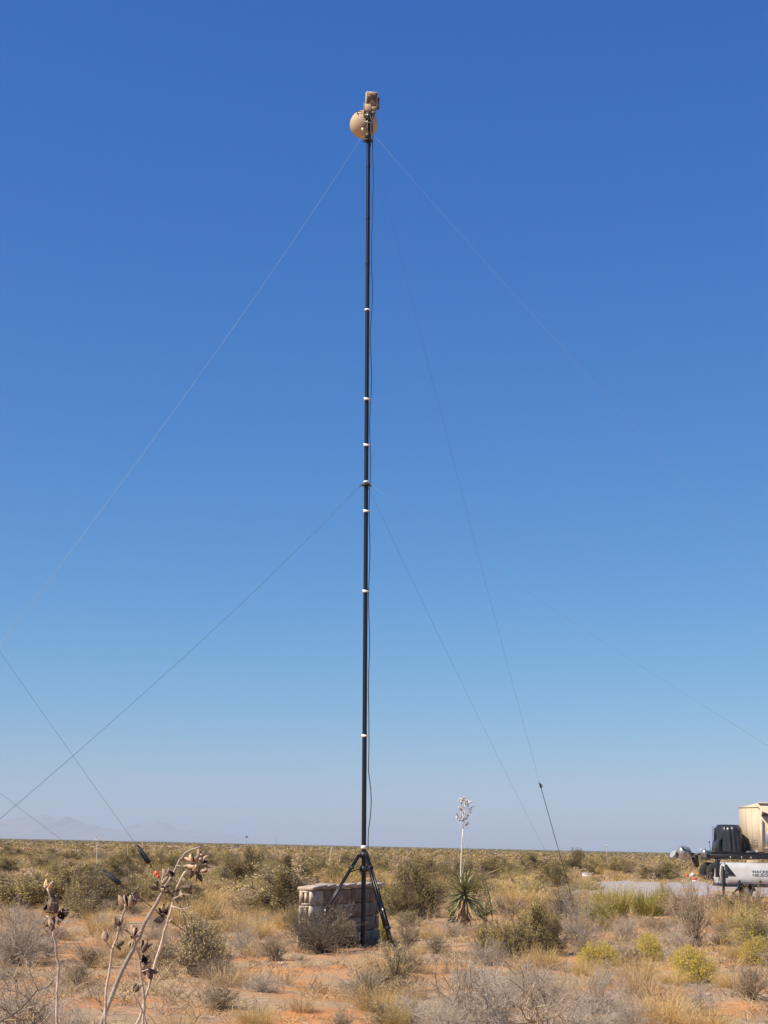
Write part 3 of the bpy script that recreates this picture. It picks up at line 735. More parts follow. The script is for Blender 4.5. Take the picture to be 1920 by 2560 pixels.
# --- middle
P('creosote', 1045, 2294, 120, 122, 'big dark leafy bush right of the mast, right of its pair', var=1)
P('olive', 985, 2290, 110, 130, 'big olive leafy bush right of the mast, left of its pair', var=1)
P('creosote', 1005, 2300, 90, 70, 'lower dark bush in front of the pair right of the mast', var=0)
P('seedy', 1016, 2380, 78, 86, 'dry tan-brown shrub just right of the tripod foot')
P('gold', 1046, 2388, 48, 30, 'small yellow grass tuft beside the dry tan-brown shrub', cat='grass clump')
P('feathery', 972, 2296, 50, 54, 'yellowish shrub close behind the right tripod leg')
P('bare', 1130, 2340, 96, 34, 'low pale leafless shrub around the foot of the tall yucca', var=3)
P('olive', 1245, 2390, 110, 100, 'olive-green bush in front of the small yucca')
P('olive', 1335, 2384, 140, 136, 'tall olive-green bush between the small yucca and the leafless grey shrub', var=2)
P('olive', 1292, 2394, 120, 104, 'broad low middle of the olive-green thicket, right of the yucca', var=3)
P('creosote', 1372, 2388, 84, 90, 'dark green side of the tall olive thicket, right of the small yucca')
P('bare_dark', 1290, 2392, 160, 48, 'dark bare twigs under the olive-green thicket')
P('bare', 1215, 2412, 130, 70, 'pale twiggy shrub before the olive-green thicket', var=0)
P('bare', 1440, 2362, 108, 142, 'tall leafless grey shrub standing right of the olive-green thicket', var=2)
P('bare_dark', 1400, 2300, 90, 90, 'brown leafless shrub where the long guy wire reaches the ground')
P('bare', 1250, 2590, 350, 150, 'wide near tangle of leafless branches at the bottom centre', var=3)
P('bare', 1105, 2625, 190, 120, 'low leafless tangle at the bottom edge left of the wide one', var=1)
P('bare', 1440, 2625, 310, 165, 'near leafless grey shrub at the bottom, right of the wide tangle', var=0)
P('branchy', 1330, 2640, 210, 240, 'dark crooked branches rising from the bottom edge', var=0)
P('branchy', 1140, 2600, 200, 190, 'crooked brown branches poking left out of the bottom centre tangle', var=1)
P('branchy', 60, 2620, 240, 200, 'crooked brown branches over the bottom left shrub', var=0, rot=1.0)
P('gold', 1085, 2240, 70, 70, 'tall golden grass left of the yucca crown', cat='grass clump')
P('gold', 1235, 2232, 80, 50, 'golden grass clump right of the yucca crown', cat='grass clump')
P('gold', 1290, 2262, 120, 62, 'broad golden grass clump behind the olive-green thicket', cat='grass clump')
P('feathery', 1340, 2240, 110, 52, 'yellow-green shrub between two guy wires near the ground')
P('creosote', 1438, 2181, 58, 52, 'dark round bush above the small white box')
P('creosote', 1345, 2185, 70, 44, 'dark bush among the distant yuccas')
P('olive', 1518, 2184, 104, 54, 'wide pale olive bush under the distant thin pole')
# --- right side
P('feathery', 1462, 2226, 92, 24, 'yellow-green brush just left of the gravel pad')
P('broom', 1532, 2294, 108, 84, 'upright olive broom shrub at the near edge of the gravel pad')
P('feathery', 1500, 2310, 90, 90, 'yellow-green shrub left of the broom shrubs')
P('broom', 1622, 2290, 100, 72, 'second upright broom shrub, dark at its foot, below the traffic cone')
P('feathery', 1660, 2262, 46, 60, 'bright yellow-green upright shrub before the gravel pad')
P('feathery', 1508, 2330, 56, 50, 'small bright yellow-green shrub on the bare sand')
P('bare', 1560, 2350, 82, 60, 'small leafless shrub on sand below the broom shrubs', var=1)
P('rusty', 1645, 2330, 116, 42, 'low rust-brown shrub in the middle of the right side')
P('seedy', 1738, 2366, 118, 168, 'tall tan shrub with pale seed heads left of the trailer', var=0)
P('seedy', 1690, 2300, 100, 82, 'tan seed-headed shrub under the traffic cone')
P('bare', 1690, 2372, 90, 66, 'purplish leafless shrub at the foot of the tall tan shrub', var=2)
P('seedy', 1790, 2292, 90, 72, 'tan shrub hiding the trailer jack')
P('rusty', 1885, 2300, 120, 88, 'rust-brown shrub in front of the light tower trailer')
P('gold', 1828, 2322, 120, 84, 'golden grass clump left of the rust-brown shrub', cat='grass clump')
P('feathery', 1890, 2372, 150, 120, 'large yellow-green shrub at the right edge below the trailer')
P('snakeweed', 1626, 2402, 78, 66, 'round yellow flowering mound alone on the sand', var=0)
P('snakeweed', 1500, 2416, 118, 58, 'wide low yellow mound beside the near leafless shrub', var=1)
P('snakeweed', 1740, 2456, 110, 84, 'near yellow-green mound, lower of the overlapping pair', var=2)
P('snakeweed', 1716, 2420, 84, 50, 'yellow mound behind, upper of the overlapping pair', var=0)
P('snakeweed', 1888, 2412, 84, 66, 'bright yellow mound at the right edge of the photo', var=1)
P('gold', 1660, 2560, 150, 100, 'golden grass clump at the bottom beside the near grey shrub', cat='grass clump')
P('gold', 1760, 2580, 130, 80, 'golden grass clump at the bottom right', cat='grass clump')
P('seedy', 1880, 2500, 130, 92, 'dry tan shrub at the right edge below the bright yellow mound')
P('gold', 1830, 2470, 90, 54, 'yellowish grass clump before the overlapping mounds', cat='grass clump')
P('straw', 1600, 2450, 90, 36, 'low straw tuft below the lone yellow mound', cat='grass clump')
P('gold', 640, 2570, 110, 70, 'golden grass tuft at the bottom edge left of centre', cat='grass clump')
P('gold', 990, 2580, 70, 90, 'narrow golden grass tuft at the bottom edge by the leafless tangle', cat='grass clump')
P('straw', 755, 2530, 90, 60, 'straw tuft at the bottom below the tripod', cat='grass clump')
P('bare', 1180, 2535, 200, 110, 'pale leafless tangle in front of the twiggy shrub at the bottom centre', var=2)
P('bare', 1350, 2520, 220, 110, 'fine leafless tangle below the tall leafless grey shrub', var=1)
P('bare', 1490, 2535, 200, 110, 'fine leafless tangle left of the bottom golden grass clump', var=3)
P('bare', 1560, 2590, 180, 120, 'low grey tangle touching the bottom golden grass clump', var=0)
P('seedy', 860, 2600, 110, 90, 'dry tan weed at the bottom edge under the mast')
P('bare', 650, 2480, 120, 46, 'flat leafless tangle on sand below the dry tan shrub', var=1)
P('bare', 900, 2470, 130, 40, 'flat leafless tangle on sand below the tripod foot', var=2)
P('straw', 450, 2600, 110, 90, 'pale straw tuft at the bottom edge right of the forked dry stalks', cat='grass clump')

# --- plants of the middle distance, each a thing of its own, too many and too alike to name one by one
rnd = random.Random(77)
MID = {'creosote': ('creosote_bush', 'dark green bush'), 'olive': ('olive_bush', 'olive leafy bush'), 'sage': ('sage_bush', 'grey-olive bush'),
       'gold': ('grass_clump', 'golden grass clump'), 'feathery': ('feathery_shrub', 'yellow-green feathery shrub'), 'seedy': ('dry_shrub', 'dry tan shrub')}
LM = ((0, 'left edge'), (130, 'lone dry stalk'), (215, 'leftmost mountain'), (300, 'black strap tensioners'), (430, 'arching grey stalk'), (510, 'pod-crowned stalk'), (616, 'horizon windmill'), (690, 'faint radio tower'), (780, "wall's left end"), (850, 'block wall'), (907, 'mast'), (965, 'right tripod leg'), (1020, 'pair of big bushes'), (1160, 'tall yucca'), (1262, 'two-stalked yucca'), (1330, 'mid guy wire'), (1400, 'long guy wire'), (1469, 'white box'), (1517, 'thin pole'), (1600, 'bleached yucca'), (1690, 'folded lamps'), (1740, 'orange barrel'), (1800, 'truck'), (1880, 'tan shelter'))
BAND = ((50, 'past open sand'), (68, 'in nearer scrub'), (92, 'halfway back'), (120, 'far back'), (999, 'near the horizon'))
count = 0; MIDOBJ = {}
def clear_of(px, py, w, h):
    for (x0, x1, y0, y1) in ((1500, 2100, 2203, 2252), (735, 985, 2290, 2400), (1120, 1230, 2255, 2345), (1040, 1180, 2325, 2400)):
        if x0 < px < x1 and y0 < py < y1: return False
    if px > 1500 and 2252 <= py and py - h < 2224: return False
    if px > 1790 and py < 2205: return False
    if 1450 < px < 1495 and 2192 < py < 2206: return False
    for (a, b, c, d) in PLACED[:NP]:
        if abs(px - a) < c * .5 and py > b and py - h < b - d * .45 and py - b < 40: return False
    return True
NP = len(PLACED)
while count < 300:
    u = rnd.random(); d = 37 + (135 - 37) * u ** 1.05; x = rnd.uniform(-.275, .275) * d
    z = float(terrain(x, d)); px, py = project(x, d, z)
    k = rnd.choices(list(MID), (20, 24, 16, 26, 6, 8) if px < 1200 else (8, 22, 12, 32, 16, 10))[0]
    wm = rnd.triangular(.6, 3.0, 1.3) * (.75 if k in ('gold', 'seedy') else 1); hm_ = min(wm * rnd.uniform(.42, .62), 1.08)
    if k == 'gold': hm_ = min(hm_, .6)
    s = scale_at((x, d, z)); w_, h_ = wm / s, hm_ / s
    if not clear_of(px, py, w_, h_): continue
    lm = min(LM, key=lambda q: abs(q[0] - px)); band = next(q for q in BAND if d < q[0])
    nm, what = MID[k]; size = 'small ' if wm < 1.3 else ('large ' if wm > 1.95 else '')
    relw = 'in line with' if abs(px - lm[0]) < 14 else ('left of' if px < lm[0] else 'right of')
    lab = f'{size}{what} {relw} the {lm[1]}, {band[1]}'
    o = P(k, px, py, w_, h_, lab, group=f'{what} plants of the middle plain', cat='grass clump' if k == 'gold' else 'bush', pos=Vector((x, d, z)))
    MIDOBJ.setdefault(lab, []).append((d, o)); count += 1
for lab, L_ in MIDOBJ.items():
    if len(L_) > 1:
        L_.sort(key=lambda q: q[0]); names = {2: ('nearer one', 'farther one'), 3: ('nearest', 'middle one', 'farthest')}.get(len(L_), ('nearest', 'second nearest', 'third nearest', 'fourth nearest', 'fifth nearest', 'sixth nearest', 'seventh nearest', 'eighth nearest'))
        for i_, (d_, o_) in enumerate(L_[:8]): o_['label'] = names[min(i_, len(names) - 1)] + ', ' + lab

# --- small dry plants among the named ones in the near ground
NEARK = {'straw': ('grass_clump', 'straw tuft'), 'gold': ('grass_clump', 'golden tuft'), 'seedy': ('dry_weed', 'dry seedy weed'), 'bare': ('leafless_shrub', 'leafless sprig'), 'sage': ('sage_bush', 'grey-green sprig')}
NB = ((19, 'at the very front'), (23, 'in the foreground'), (28, 'level with the mast'), (34, 'a little beyond the wall'), (99, 'farther behind the wall'))
NEAROBJ = {}; count = 0
while count < 115:
    d = 14.5 + 24 * rnd.random() ** .8; x = rnd.uniform(-.27, .27) * d; z = float(terrain(x, d)); px, py = project(x, d, z)
    if (700 < px < 1000 and 2330 < py < 2435) or (985 < px < 1190 and 2325 < py < 2385 and rnd.random() < .6) or (1140 < px < 1180 and py < 2350): continue
    k = rnd.choices(list(NEARK), (34, 26, 18, 14, 8) if px < 1300 else (20, 44, 20, 10, 6))[0]
    wm = rnd.uniform(.3, .75); hm_ = wm * rnd.uniform(.4, .8); s_ = scale_at((x, d, z))
    lm = min(LM, key=lambda q: abs(q[0] - px)); band = next(q for q in NB if d < q[0]); nm, what = NEARK[k]
    relw = 'in line with' if abs(px - lm[0]) < 14 else ('left of' if px < lm[0] else 'right of')
    lab = f'{what} {relw} the {lm[1]}, {band[1]}'
    o = P(k, px, py, wm / s_, hm_ / s_, lab, name=nm, group=f'{what}s of the near ground', cat='grass clump' if k in ('gold', 'straw') else 'plant', pos=Vector((x, d, z)))
    NEAROBJ.setdefault(lab, []).append((d, o)); count += 1
for lab, L_ in NEAROBJ.items():
    if len(L_) > 1:
        L_.sort(key=lambda q: q[0]); names = {2: ('nearer one', 'farther one'), 3: ('nearest', 'middle one', 'farthest')}.get(len(L_), ('nearest', 'second nearest', 'third nearest', 'fourth nearest', 'fifth nearest'))
        for i_, (d_, o_) in enumerate(L_[:5]): o_['label'] = names[min(i_, len(names) - 1)] + ', ' + lab

# --- ground cover nobody could count
def far_scrub():
    rng = np.random.default_rng(41)
    def field(n, d0, d1, pw, cards, w0, w1, half, seed, name, label, pk=(.36, .34, .14, .16), cf=1.7):
        rng = np.random.default_rng(seed)
        u = rng.uniform(0, 1, n) ** pw; d = d0 + (d1 - d0) * u; x = rng.uniform(-half, half, n) * d
        # clumped, with bare bands between
        keep = (np.sin(x * .031 + 1) + np.sin(d * .021 + x * .008) + rng.normal(0, .9, n)) > -.7
        px, py = zip(*[project(a, b, 0) for a, b in zip(x, d)]); px = np.array(px); py = np.array(py)
        keep &= ~((px > 1500) & (py > 2203))
        x, d = x[keep], d[keep]; n = len(x)
        z = terrain(x, d); w = rng.uniform(w0, w1, n); h = np.minimum(w * rng.uniform(.38, .6, n), rng.uniform(.5, 1.25, n))
        c = rng.normal(0, 1, (n, cards, 3)); c = unit(c) * rng.uniform(.55, 1, (n, cards, 1)); c[:, :, 2] = abs(c[:, :, 2])
        C = c * np.stack([w / 2, w / 2, h], 1)[:, None] + np.stack([x, d, z], 1)[:, None]
        kindi = rng.choice(4, n, p=pk)
        mb = MB()
        for k in range(4):
            q = kindi == k; CC = C[q].reshape(-1, 3); m = len(CC)
            sz = np.repeat(np.minimum(w[q], 3), cards) * (cf / math.sqrt(cards))
            a = unit(rng.normal(size=(m, 3))); b = unit(np.cross(a, rng.normal(size=(m, 3))))
            L = (sz * rng.uniform(.5, 1.1, m))[:, None]
            V = np.stack([CC - a * L * .5 - b * L * .25, CC + b * L * .4, CC + a * L * .55], 1)
            mb.addarr(V.reshape(-1, 3), np.arange(m * 3).reshape(-1, 3), np.repeat(rng.uniform(0, 1, m), 3), k)
        o = mb.build(name, [m_green, m_olive, m_sage, m_seed]); tag(o, label, kind='stuff')
    field(3000, 42, 170, .75, 110, .3, 1.0, .42, 1, 'scrub_undergrowth', 'low scrub filling in between the bushes', (.06, .22, .26, .46))
    field(1500, 120, 240, .8, 150, .9, 2.3, .40, 7, 'scrub_thicket', 'patchy scrub beyond the gravel pad', (.30, .30, .18, .22), 1.25)
    field(4400, 210, 620, .75, 64, .9, 2.6, .40, 2, 'scrub_cover', 'mass of scrub on the plain', (.50, .28, .12, .10))
    field(16000, 600, 3200, .8, 14, 2.5, 7, .38, 3, 'distant_scrub', 'scrub merging towards the horizon', (.72, .2, .04, .04))
    field(5000, 3000, 9000, .8, 5, 8, 20, .36, 4, 'horizon_scrub', 'thin dark line of scrub at the horizon', (.7, .2, .05, .05))
far_scrub()

def mask(x, y):
    return np.sin(x * 1.1 + np.sin(y * .7) * 1.5) * np.cos(y * .8 + x * .35) + .5 * np.sin(x * 2.7 + y * 1.9)
def ground_cover():
    rng = np.random.default_rng(9)
    def tufts(n, d0, d1, pw, nb, h0, h1, wd, name, label, mats, bare, half=.40):
        d = d0 + (d1 - d0) * rng.uniform(0, 1, n) ** pw; x = rng.uniform(-half, half, n) * d
        keep = mask(x, d) + rng.normal(0, .35, n) > bare
        px = 960 + FPX * x / d
        keep &= ~((d > 55) & (d < 85) & (px > 1480))
        x, d = x[keep], d[keep]; n = len(x); z = terrain(x, d)
        m = n * nb; X = np.repeat(x, nb) + rng.normal(0, .05, m) ; Y = np.repeat(d, nb) + rng.normal(0, .05, m); Z = np.repeat(z, nb) - .01
        H = np.repeat(rng.uniform(h0, h1, n), nb) * rng.uniform(.4, 1.1, m)
        a = unit(rng.normal(size=(m, 3)) * np.array([1, 1, .35])); a[:, 2] = abs(a[:, 2]) + rng.uniform(.1, 1.3, m); a = unit(a)
        b = unit(np.cross(a, rng.normal(size=(m, 3)))); B0 = np.stack([X, Y, Z], 1); w = wd * rng.uniform(.6, 1.4, m)[:, None]
        bend = np.stack([rng.normal(0, .2, m), rng.normal(0, .2, m), -rng.uniform(0, .25, m)], 1)
        Mi = B0 + a * H[:, None] * .55; T = Mi + unit(a + bend * 2) * H[:, None] * .45
        V = np.stack([B0 - b * w * .5, B0 + b * w * .5, Mi + b * w * .4, Mi - b * w * .4, T], 1).reshape(-1, 3)
        i = np.arange(m)[:, None] * 5; mb = MB(); tone = np.repeat(rng.uniform(0, 1, m), 5)
        kinds = np.repeat(rng.choice(len(mats), n, p=[.55, .25, .20]), nb)
        q = []
        mb.addarr(V, (i + [0, 1, 2, 3]), tone, 0); st = 0
        mb.f[-1] = (mb.f[-1][0][kinds == 0], 0)
        for k in range(1, len(mats)): mb.f.append(((i + [0, 1, 2, 3])[kinds == k], k))
        for k in range(len(mats)): mb.f.append(((i + [3, 2, 4])[kinds == k], k))
        o = mb.build(name, mats); tag(o, label, kind='stuff')
    tufts(24000, 13, 60, .62, 13, .05, .22, .007, 'dry_grass', 'short dry grass matted over the sand', [m_litter, m_straw, m_gold], -.5)
    tufts(3000, 13, 60, .7, 26, .22, .48, .007, 'tall_dry_grass', 'taller dry grass tufts among the shrubs', [m_straw, m_gold, m_litter], -.1)
    tufts(30000, 36, 190, .8, 9, .12, .42, .018, 'plain_grass', 'pale grass between the farther bushes', [m_straw, m_gold, m_sage], -.6)
    # fallen twigs and leaf crumbs
    n = 12000; d = 13 + 32 * rng.uniform(0, 1, n) ** .7; x = rng.uniform(-.4, .4, n) * d
    k = mask(x, d) + rng.normal(0, .5, n) > -.6; x, d = x[k], d[k]; n = len(x)
    an = rng.uniform(0, 2 * np.pi, n); L = rng.uniform(.04, .28, n); P0 = np.stack([x, d, terrain(x, d) + .008 + rng.uniform(0, .02, n)], 1)
    P1 = P0 + np.stack([np.cos(an) * L, np.sin(an) * L, rng.uniform(-.01, .05, n)], 1)
    mb = MB(); segs_to_mesh(mb, P0, P1, rng.uniform(.002, .005, n), rng.uniform(.001, .003, n), rng.uniform(0, 1, n))
    tag(mb.build('fallen_twigs', m_twig_grey), 'fallen grey twigs scattered on the sand', kind='stuff')
    n = 3500; d = 13 + 35 * rng.uniform(0, 1, n) ** .8; x = rng.uniform(-.4, .4, n) * d
    c = np.stack([x, d, terrain(x, d)], 1); r = rng.uniform(.006, .028, n) * rng.uniform(.4, 1, n)
    base = np.array([[1, 0, 0], [0, 1, 0], [-1, 0, 0], [0, -1, 0], [0, 0, .7], [0, 0, -.7]])
    V = c[:, None] + base[None] * r[:, None, None] * rng.uniform(.6, 1.4, (n, 6, 3)); F = np.array([(0, 1, 4), (1, 2, 4), (2, 3, 4), (3, 0, 4), (1, 0, 5), (2, 1, 5), (3, 2, 5), (0, 3, 5)])
    mb = MB(); mb.addarr(V.reshape(-1, 3), (np.arange(n)[:, None, None] * 6 + F).reshape(-1, 3), np.repeat(rng.uniform(0, 1, n), 6))
    tag(mb.build('gravel', mat('pebble', (.40, .25, .17), tone=1, c2=(.52, .34, .22))), 'small stones and clods on the sand', kind='stuff')
ground_cover()

# a few stones one can tell apart
def stone(px, py, wpx, label, seed):
    rng = np.random.default_rng(seed); p = ground_at(px, py); s = scale_at(p) * wpx / 2
    mb = MB(); k = 10; v = []
    for i, (rr, z) in enumerate(((.55, -.1), (1, .05), (.85, .35), (.4, .5))):
        for a in range(k): t = a / k * 2 * math.pi; q = rr * rng.uniform(.8, 1.15); v.append((q * math.cos(t) * s, q * math.sin(t) * s * .8, (z + rng.uniform(-.05, .05)) * s))
    f = [(i * k + a, i * k + (a + 1) % k, i * k + k + (a + 1) % k, i * k + k + a) for i in range(3) for a in range(k)] + [tuple(range(3 * k, 4 * k))]
    mb.add(v, f); tag(mb.build('stone', mat('pale_stone', (.62, .47, .36), var=.3, vscale=20, bump=.4), loc=p), label, 'stone')
stone(706, 2411, 24, 'pale pinkish stone by the dry tan shrub left of the mast', 1)
stone(932, 2436, 34, 'flat pale stone on the ground below the tripod', 2)
stone(1158, 2440, 10, 'small pale stone above the tangle of leafless branches', 3)
stone(1770, 2488, 20, 'pale flat stone below the overlapping yellow mounds', 4)
stone(1556, 2334, 24, 'pale stone among twigs at the foot of the small leafless shrub', 5)

# --- yuccas
blade_me = []
for i in range(4):
    r = random.Random(i); v = []; f = []
    for j, (t, w) in enumerate(((0, .020), (.3, .034), (.65, .028), (1, .001))):
        dz = -(.03 + .05 * i) * t * t * 2
        v += [(-w, t, dz + w * .5), (0, t, dz), (w, t, dz + w * .5)]
    for j in range(3):
        a = j * 3; f += [(a, a + 1, a + 4, a + 3), (a + 1, a + 2, a + 5, a + 4)]
    for m in (m_yucca, m_yucca_dry):
        mb = MB(); mb.add(v, f, tone=[r.random() * .5 + (.5 if k % 3 == 0 else 0) for k in range(12)]); blade_me.append(mb.mesh('blade', m))
m_pod = mat('bleached_pod', (.74, .72, .70), var=.2, vscale=40, rough=.8)
m_pod_in = mat('dark_pod_lining', (.10, .06, .045), var=.4, vscale=60)
m_stalk_w = mat('bleached_stalk', (.72, .69, .64), c2=(.55, .50, .44), vscale=25, rough=.8)
def pod_mesh(seed, out, inn, open_=.5, nv=3):
    """an opened capsule: woody valves parting from a common foot, dark inside"""
    r = random.Random(seed); mb = MB()
    for k in range(nv):
        a = 2 * math.pi * k / nv + r.uniform(-.2, .2); c, s = math.cos(a), math.sin(a); tx, ty = -s, c; v = []
        op = open_ * r.uniform(.6, 1.3)
        for t, w, rad in ((0, .10, .05), (.3, .34, .26 + op * .1), (.65, .30, .28 + op * .3), (.9, .14, .22 + op * .55), (1, .02, .16 + op * .7)):
            z = t * (1 - .1 * op)
            for u, dr in ((-1, -.10), (0, 0.03), (1, -.10)): v.append((c * (rad + dr) + tx * w * u, s * (rad + dr) + ty * w * u, z))
        n = len(v); inner = [(x * .86, y * .86, z) for x, y, z in v]
        f = []; g = []
        for i in range(4):
            for j in range(2): q = (i * 3 + j, i * 3 + j + 1, i * 3 + 4 + j, i * 3 + 3 + j); f.append(q); g.append(tuple(n + e for e in reversed(q)))
        rim = [0, 3, 6, 9, 12, 13, 14, 11, 8, 5, 2]
        rf = [(rim[i], rim[i + 1], n + rim[i + 1], n + rim[i]) for i in range(len(rim) - 1)]
        st = mb.n; mb.add(v + inner, f + rf, mi=0); mb.q += [tuple(e + st for e in q) for q in g]; mb.m += [1] * len(g)
    return mb.mesh('seed_pod', [out, inn])
white_pods = [pod_mesh(i, m_pod, m_pod_in, .35 + .2 * i) for i in range(3)]

def yucca(px, py, hpx, wpx, nblade, label, trunk=.45, dead=.25, stalks=(), seed=0, group=None, bl=1.0):
    rng = random.Random(seed + 5); p = ground_at(px, py); s = scale_at(p); H = hpx * s; rad = wpx * s / 2
    o = empty('yucca', p); tag(o, label, 'yucca', group)
    th = H * trunk; top = max(H - rad * 1.0, th)
    mb = MB(); mb.tube([(0, 0, -.05), (.01, 0, th * .5), (0, .01, top)], [.06 * H, .05 * H, .035 * H], 9); mb.build('trunk', m_yucca_dry, o)
    for i in range(nblade):
        u = rng.random(); isdead = i < nblade * dead
        if isdead: z = th * rng.uniform(.45, 1.15); el = R(rng.uniform(-75, -15)); L = rad * rng.uniform(.5, .9)
        else:
            z = th + (top - th) * u; el = R(-26 + 94 * u ** 1.1 + rng.uniform(-20, 20)); L = rad * rng.uniform(.8, 1.12) * bl * (1 - .1 * u)
        az = rng.uniform(0, 2 * math.pi)
        me = blade_me[rng.randrange(4) * 2 + (1 if isdead or rng.random() < .08 else 0)]
        wsc = .6 if nblade > 200 else (.85 if nblade > 60 else 1.7)
        obj('blade', me, o, (0, 0, z), (el, 0, az), (wsc, L, 1.0 * L))
    for (x0, y0, x1, y1, r_, flower, m) in stalks:
        a = at_depth(x0, y0, p.y) - p; b = at_depth(x1, y1, p.y) - p
        cv = [a.lerp(b, t) + Vector((-.02 * math.sin(t * 3.14) + rng.uniform(-.004, .004), 0, 0)) for t in (0, .2, .4, .6, .8, 1)]
        mb = MB(); mb.tube(cv, [r_ * (1 - .09 * i_) for i_ in range(6)], 7); st = mb.build('flower_stalk', m, o, smooth=True)
        if flower:
            fw, fh, cnt = flower; fwm, fhm = fw * s, fh * s; mb = MB()
            ax = (b - a).normalized(); tip = b + Vector((.05, 0, fhm)); mb.tube([b, tip], [r_ * .6, .004], 6); ends = []
            nbr = 16
            for i in range(nbr):
                t = (i + .3) / nbr; q = b.lerp(tip, t * .92); a_ = i * 2.4
                ln = fwm / 2 * (.75 + .4 * math.sin(min(t * 1.4, 1) * math.pi * .8)) * (1 - .35 * t) * rng.uniform(.6, 1.2)
                e = q + Vector((math.cos(a_) * ln, math.sin(a_) * ln, ln * .9)); mb.tube([q, q.lerp(e, .5) + Vector((0, 0, -.01)), e], [.005, .004, .003], 5)
                for j in range(max(1, cnt // nbr)): ends.append(q.lerp(e, rng.uniform(.35, 1)) )
            mb.build('flower_branches', m_stalk_w, st)
            for e in ends[:cnt]:
                sz = rng.uniform(.040, .068); obj('seed_pod', white_pods[rng.randrange(3)], st, e, (R(rng.uniform(-70, 70)), R(rng.uniform(-70, 70)), rng.uniform(0, 6)), (sz * .8, sz * .8, sz))
    return o
yucca(1160, 2326, 164, 138, 300, 'tall soaptree yucca with a white stalk of seed pods, right of the mast', trunk=.46, dead=.24, seed=1,
      stalks=((1153, 2232, 1158, 2072, .019, (54, 72, 64), m_stalk_w), (1157, 2220, 1162, 2148, .013, None, m_twig_tan)))
yucca(1210, 2324, 84, 92, 110, 'small green yucca at the right foot of the tall yucca', trunk=.12, dead=.1, seed=2, stalks=((1231, 2290, 1198, 2166, .011, None, m_twig_brown),), bl=1.1)
yucca(1132, 2306, 52, 66, 60, 'small grey-green yucca rosette at the left foot of the tall yucca', trunk=.15, dead=.2, seed=3)
yucca(246, 2202, 58, 46, 60, 'small dark yucca with a pale stalk on the plain at the left', trunk=.4, dead=.2, seed=4, stalks=((244, 2170, 242, 2112, .016, (14, 16, 14), m_stalk_w), (225, 2184, 223, 2120, .010, None, m_twig_tan)))
yucca(1263, 2180, 42, 34, 40, 'yucca with two bare stalks right of the tall yucca, far off', trunk=.4, dead=.2, seed=6, stalks=((1262, 2150, 1254, 2120, .018, None, m_twig_tan), (1268, 2150, 1279, 2122, .018, None, m_twig_tan), (1276, 2150, 1300, 2130, .012, None, m_twig_tan)))
yucca(1366, 2172, 30, 30, 34, 'distant yucca with two short stalks under the long guy wire', trunk=.4, dead=.2, seed=7, stalks=((1360, 2150, 1352, 2130, .018, None, m_twig_tan), (1370, 2150, 1372, 2128, .018, None, m_twig_tan)))
yucca(832, 2186, 26, 34, 40, 'distant yucca with leaning pale stalks left of the mast', trunk=.2, dead=.3, seed=8, stalks=((822, 2170, 830, 2118, .020, None, m_stalk_w), (816, 2166, 772, 2142, .022, None, m_stalk_w), (848, 2166, 854, 2120, .014, None, m_stalk_w), (824, 2168, 806, 2150, .014, None, m_stalk_w)))
yucca(905, 2176, 24, 30, 30, 'distant yucca half hidden behind the mast', trunk=.3, dead=.2, seed=9, stalks=((928, 2165, 934, 2118, .012, None, m_twig_tan),))
yucca(1172, 2176, 24, 26, 30, 'distant yucca with a dark stalk just right of the white flower stalk', trunk=.3, dead=.2, seed=10, stalks=((1174, 2160, 1168, 2112, .022, None, m_twig_brown),))
yucca(978, 2168, 30, 22, 26, 'distant dark yucca stump right of the mast', trunk=.5, dead=.5, seed=11)
yucca(320, 2160, 20, 26, 26, 'far yucca with a thin pale stalk above the wide olive bush', trunk=.3, dead=.2, seed=12, stalks=((320, 2150, 319, 2112, .020, None, m_stalk_w),))
yucca(1575, 2170, 20, 34, 26, 'far bleached yucca near the horizon left of the light tower', trunk=.3, dead=.4, seed=13, stalks=((1568, 2160, 1562, 2138, .02, None, m_stalk_w), (1576, 2160, 1584, 2134, .02, None, m_stalk_w)))

# --- dead stalks close to the camera
m_st_pale = mat('pale_dry_stalk', (.72, .61, .49), c2=(.46, .36, .27), vscale=18, rough=.85, bump=.4, bscale=70)
m_st_grey = mat('grey_dry_stalk', (.27, .22, .185), c2=(.42, .36, .30), vscale=14, rough=.9, bump=.4, bscale=70)
m_pod_tan = mat('tan_pod', (.50, .36, .24), c2=(.30, .20, .13), vscale=50, rough=.85, bump=.3, bscale=90)
m_pod_dk = mat('dark_pod_inside', (.06, .035, .03), var=.4, vscale=60)
m_pod_blk = mat('blackened_pod', (.075, .05, .042), c2=(.20, .13, .09), vscale=40)
m_pod_or = mat('orange_pod', (.58, .30, .14), c2=(.66, .52, .38), vscale=40)
def near(cx, cy): return cx / 3.456, 2050 + cy / 3.456         # from an enlarged quarter of the photograph
podm = {'t': [pod_mesh(20 + i, m_pod_tan, m_pod_dk, .45) for i in range(3)], 'b': [pod_mesh(30 + i, m_pod_blk, m_pod_dk, .9) for i in range(3)], 'o': [pod_mesh(40 + i, m_pod_or, m_pod_dk, .7) for i in range(2)]}
